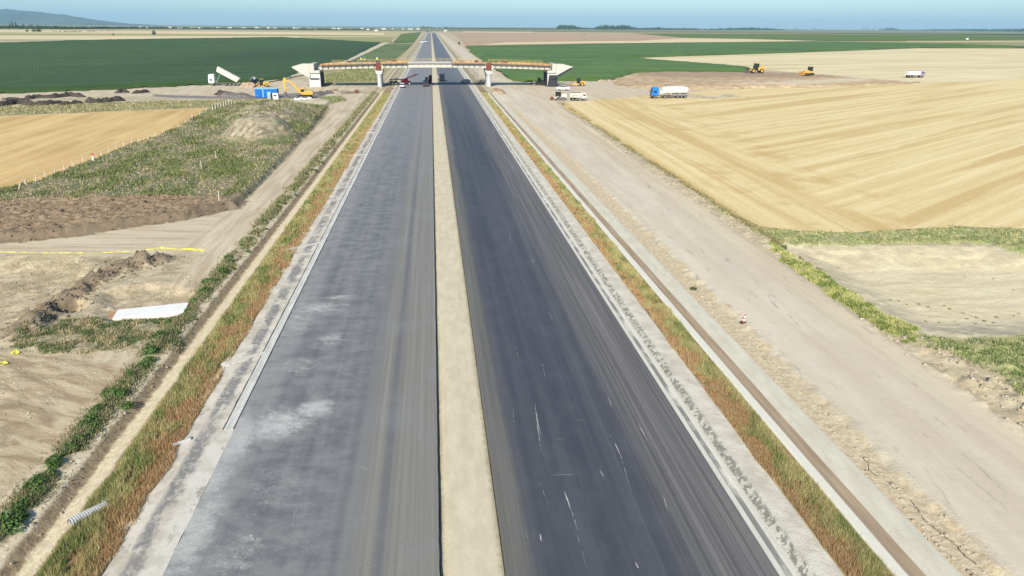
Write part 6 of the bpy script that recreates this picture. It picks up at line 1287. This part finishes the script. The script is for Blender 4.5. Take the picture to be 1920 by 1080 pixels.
def wood(name, pxs, label, seed, depth=250, leaf=None):
    # far wood: pxs = (px, base py, height in px)
    V = []; F = []; Cc = []; nb = 0; r_ = np.random.default_rng(seed)
    for (x0, b0, h0), (x1, b1, h1) in zip(pxs[:-1], pxs[1:]):
        n_ = max(2, int(abs(x1 - x0) / 1.6))
        for i in range(n_):
            for rep in range(2):
                t = (i + r_.random()) / n_; px, py, hp = x0 + (x1 - x0) * t, b0 + (b1 - b0) * t, (h0 + (h1 - h0) * t) * (0.75 + 0.4 * r_.random())
                x, y = un(px, py); D = math.hypot(x, y); s = D / 1390.0; H_ = hp * s; W_ = H_ * (1.1 + .6 * r_.random()) ; W_ = max(W_, 2.6 * s)
                v, f, c_ = leaf_blob(70, W_ / 2, W_ / 2 * 1.5, H_, W_ * .11, int(seed * 100 + i * 3 + rep), *TL); v += np.array([x, y + r_.random() * depth, 0]); V.append(v); F.append(f + nb); nb += len(v); Cc.append(c_)
    return tag(mesh_obj(name, np.concatenate(V), np.concatenate(F), M_tint, None, False, {'tint': np.concatenate(Cc)}), label, 'wood', kind='stuff')
wood('distant_wood', [(1048, 55, 4), (1055, 55, 8), (1080, 55, 7), (1092, 55, 3.5), (1130, 55.2, 3)], 'dark blue wood left of the long pale rounded wood on the horizon', 31)
wood('distant_wood', [(1122, 55.5, 4), (1134, 55.5, 8), (1178, 55.6, 8), (1192, 55.6, 6), (1197, 55.7, 2)], 'long rounded wood with flat top on the horizon right of centre', 32)
wood('distant_wood', [(1198, 56, 3), (1222, 56, 4.2), (1245, 56, 5), (1252, 56, 3.5), (1285, 56, 3.5), (1315, 56.3, 3)], 'low uneven wood right of the flat topped wood', 33)
wood('distant_wood', [(1330, 56.3, 2), (1385, 56.3, 4.2), (1418, 56.4, 4.6), (1440, 56.4, 4), (1475, 56.5, 2)], 'low dark wood in the middle of the right hand horizon', 34)
wood('distant_wood', [(1660, 56.8, 2), (1664, 56.8, 4), (1680, 57, 4.2), (1692, 57, 2)], 'short dark wood left of the far right tree belt', 35)
wood('distant_wood', [(1695, 57.2, 1.5), (1745, 57.4, 2), (1760, 57.5, 3), (1778, 57.5, 2.5), (1810, 58, 3.5), (1840, 58.5, 3.5), (1920, 59.5, 4.5), (2200, 62, 5)], 'long tree belt reaching the right frame edge', 36)
wood('distant_wood', [(840, 54.5, 2), (900, 54.8, 2.2), (950, 55, 2.5), (1000, 55, 2.2), (1050, 55.2, 2)], 'thin low tree belt right of the motorway end', 37)
wood('distant_wood', [(-300, 54, 4), (0, 54, 5), (60, 54.5, 5), (110, 55, 4.5), (160, 54.5, 4), (240, 54, 3.5), (330, 54, 3)], 'dark blue tree belt around the far left village', 38)
wood('distant_wood', [(330, 54.2, 2), (345, 54.2, 3), (420, 55, 2.5), (480, 55.5, 3), (560, 56, 3), (640, 56.5, 2.5), (700, 55.5, 2)], 'low green tree belt behind the fields left of the road', 39)
wood('distant_wood', [(95, 60.3, 1.8), (118, 60, 1.8)], 'low hedge right of the dark clump at far left', 40); wood('distant_wood', [(149, 58.8, 1.6), (161, 58.8, 1.6)], 'short low hedge between the clump and the lone tree', 41)
# village houses
def house_proto():
    t = empty('village_house', (0, 0, 0), 0, 'tiny pale house of the village strung along the left horizon', 'house', 'tiny village houses along the left horizon')
    m = MB(); m.box((0, 0, 2.2), (14, 9, 4.4)); m.build('wall', M_white, t); m = MB(); m.prismx([(-5, 4.4), (5, 4.4), (0, 7)], -7.3, 7.3); m.build('roof', paint('tin_roof', (.5, .47, .46), .6), t); return t
hp_ = house_proto(); first = True
for i in range(64):
    if i < 8: px, py = [98, 103, 128, 131, 150, 158, 183, 192][i], 53.5
    else: px = random.uniform(235, 790); py = 52.0 + px * .0045 + random.uniform(-.8, .5)
    o = hp_ if first else copy_tree(hp_); first = False; x, y = un(px, py); o.location = (x, y, 0); s = random.uniform(.5, 1.3); o.scale = (s * 1.3, s, s * 1.1); o.rotation_euler.z = random.uniform(-.5, .9)
for i, (px, py) in enumerate([(705, 58), (690, 56), (835, 58.6)]):
    t = empty('farm_shed', (*un(px, py), 0), .2, ['white farm shed beyond the fields left of the motorway end', 'farther white shed left of the motorway end', 'white shed right of the motorway end'][i], 'shed'); m = MB(); m.box((0, 0, 2.5), (16, 9, 5)); m.build('wall', M_white, t); m = MB(); m.prismx([(-5, 5), (5, 5), (0, 7)], -8.3, 8.3); m.build('roof', M_silv, t)
x, y = un(1813, 74.5); t = empty('farm_tank', (x, y, 0), 0, 'tiny white tank standing in the far green field at right', 'tank'); m = MB(); m.tube((0, 0, 0), (0, 0, 3), 3.2, n=16); m.build('tank_body', M_white, t); m = MB(); m.tube((0, 0, 3), (0, 0, 4.2), 3.2, .4, 16); m.build('tank_roof', M_white, t)
t = place(1095.5, 66, 0, 'field_trailer', 'tiny dark trailer on the far ploughed field edge', 'trailer'); m = MB(); m.box((0, 0, 1.4), (9, 3, 1.6)); m.build('trailer_body', M_chas, t, .1); wheel(t, -2, -1.5, .8, .4); wheel(t, 2, -1.5, .8, .4)
# hills
def hills(pts, D, dep, name, mat, seed):
    vs = []; fs = []; rows_ = 14; sub = 160; prof = []
    for i in range(sub + 1):
        t = i / sub * (len(pts) - 1); k = min(int(t), len(pts) - 2); px = pts[k][0] + (pts[k + 1][0] - pts[k][0]) * (t - k); hp = pts[k][1] + (pts[k + 1][1] - pts[k][1]) * (t - k)
        x, z = onY(px, 44.05 + .0066 * px - hp, D); prof.append((x, max(z, 2)))
    for j in range(rows_ + 1):
        v = j / rows_; sh_ = math.sin(math.pi * min(1, v * 1.0) / 1.0) if v <= .5 else math.sin(math.pi * v)
        for i, (x, z) in enumerate(prof):
            q = float(fbm(np.array([i * .12 + 3]), np.array([j * .5]), 4, seed)[0]); vs.append((x * (1 + (v - .5) * dep / D), D + (v - .5) * dep, max(-5, z * sh_ * (1 if v == .5 else .75 + .4 * q) - (5 if v in (0, 1) else 0))))
    n = sub + 1
    for j in range(rows_):
        for i in range(sub): a = j * n + i; fs.append((a, a + 1, a + n + 1, a + n))
    return tag(mesh_obj(name, vs, fs, mat, None, True), kind='structure')
g = G('hill_forest'); g.col(g.mix(g.st(g.noise(.0006, 6, .6), .4, .6), (.03, .06, .05), (.07, .10, .08)), .95)
hills([(-700, 20), (-300, 34), (0, 27), (60, 23.5), (120, 17), (180, 8), (240, 1.5), (300, -1)], 21000, 6000, 'hills', g.m, 5)

# ------------------------------------------------------------------ haze
m = MB(); m.box((0, 34900, 439), (150000, 71000, 888)); hz_ = m.build('haze', (lambda: None)() or bpy.data.materials.new('haze_air')); mh = hz_.data.materials[0]; mh.use_nodes = True; assert max(abs(xs[0]), abs(xs[-1])) < 75000 and ys[-1] < 70300 and ys[0] > -590, (xs[-1], ys[-1])
t_ = mh.node_tree; t_.nodes.clear(); out = t_.nodes.new('ShaderNodeOutputMaterial'); pv = t_.nodes.new('ShaderNodeVolumePrincipled'); pv.inputs['Density'].default_value = 0.00003; pv.inputs['Color'].default_value = (.50, .80, 1.0, 1); pv.inputs['Anisotropy'].default_value = 0.0
t_.links.new(pv.outputs[0], out.inputs['Volume']); mh.cycles.homogeneous_volume = True if hasattr(mh.cycles, 'homogeneous_volume') else True
tag(hz_, 'thin pale summer haze over the whole plain', 'haze', kind='stuff')
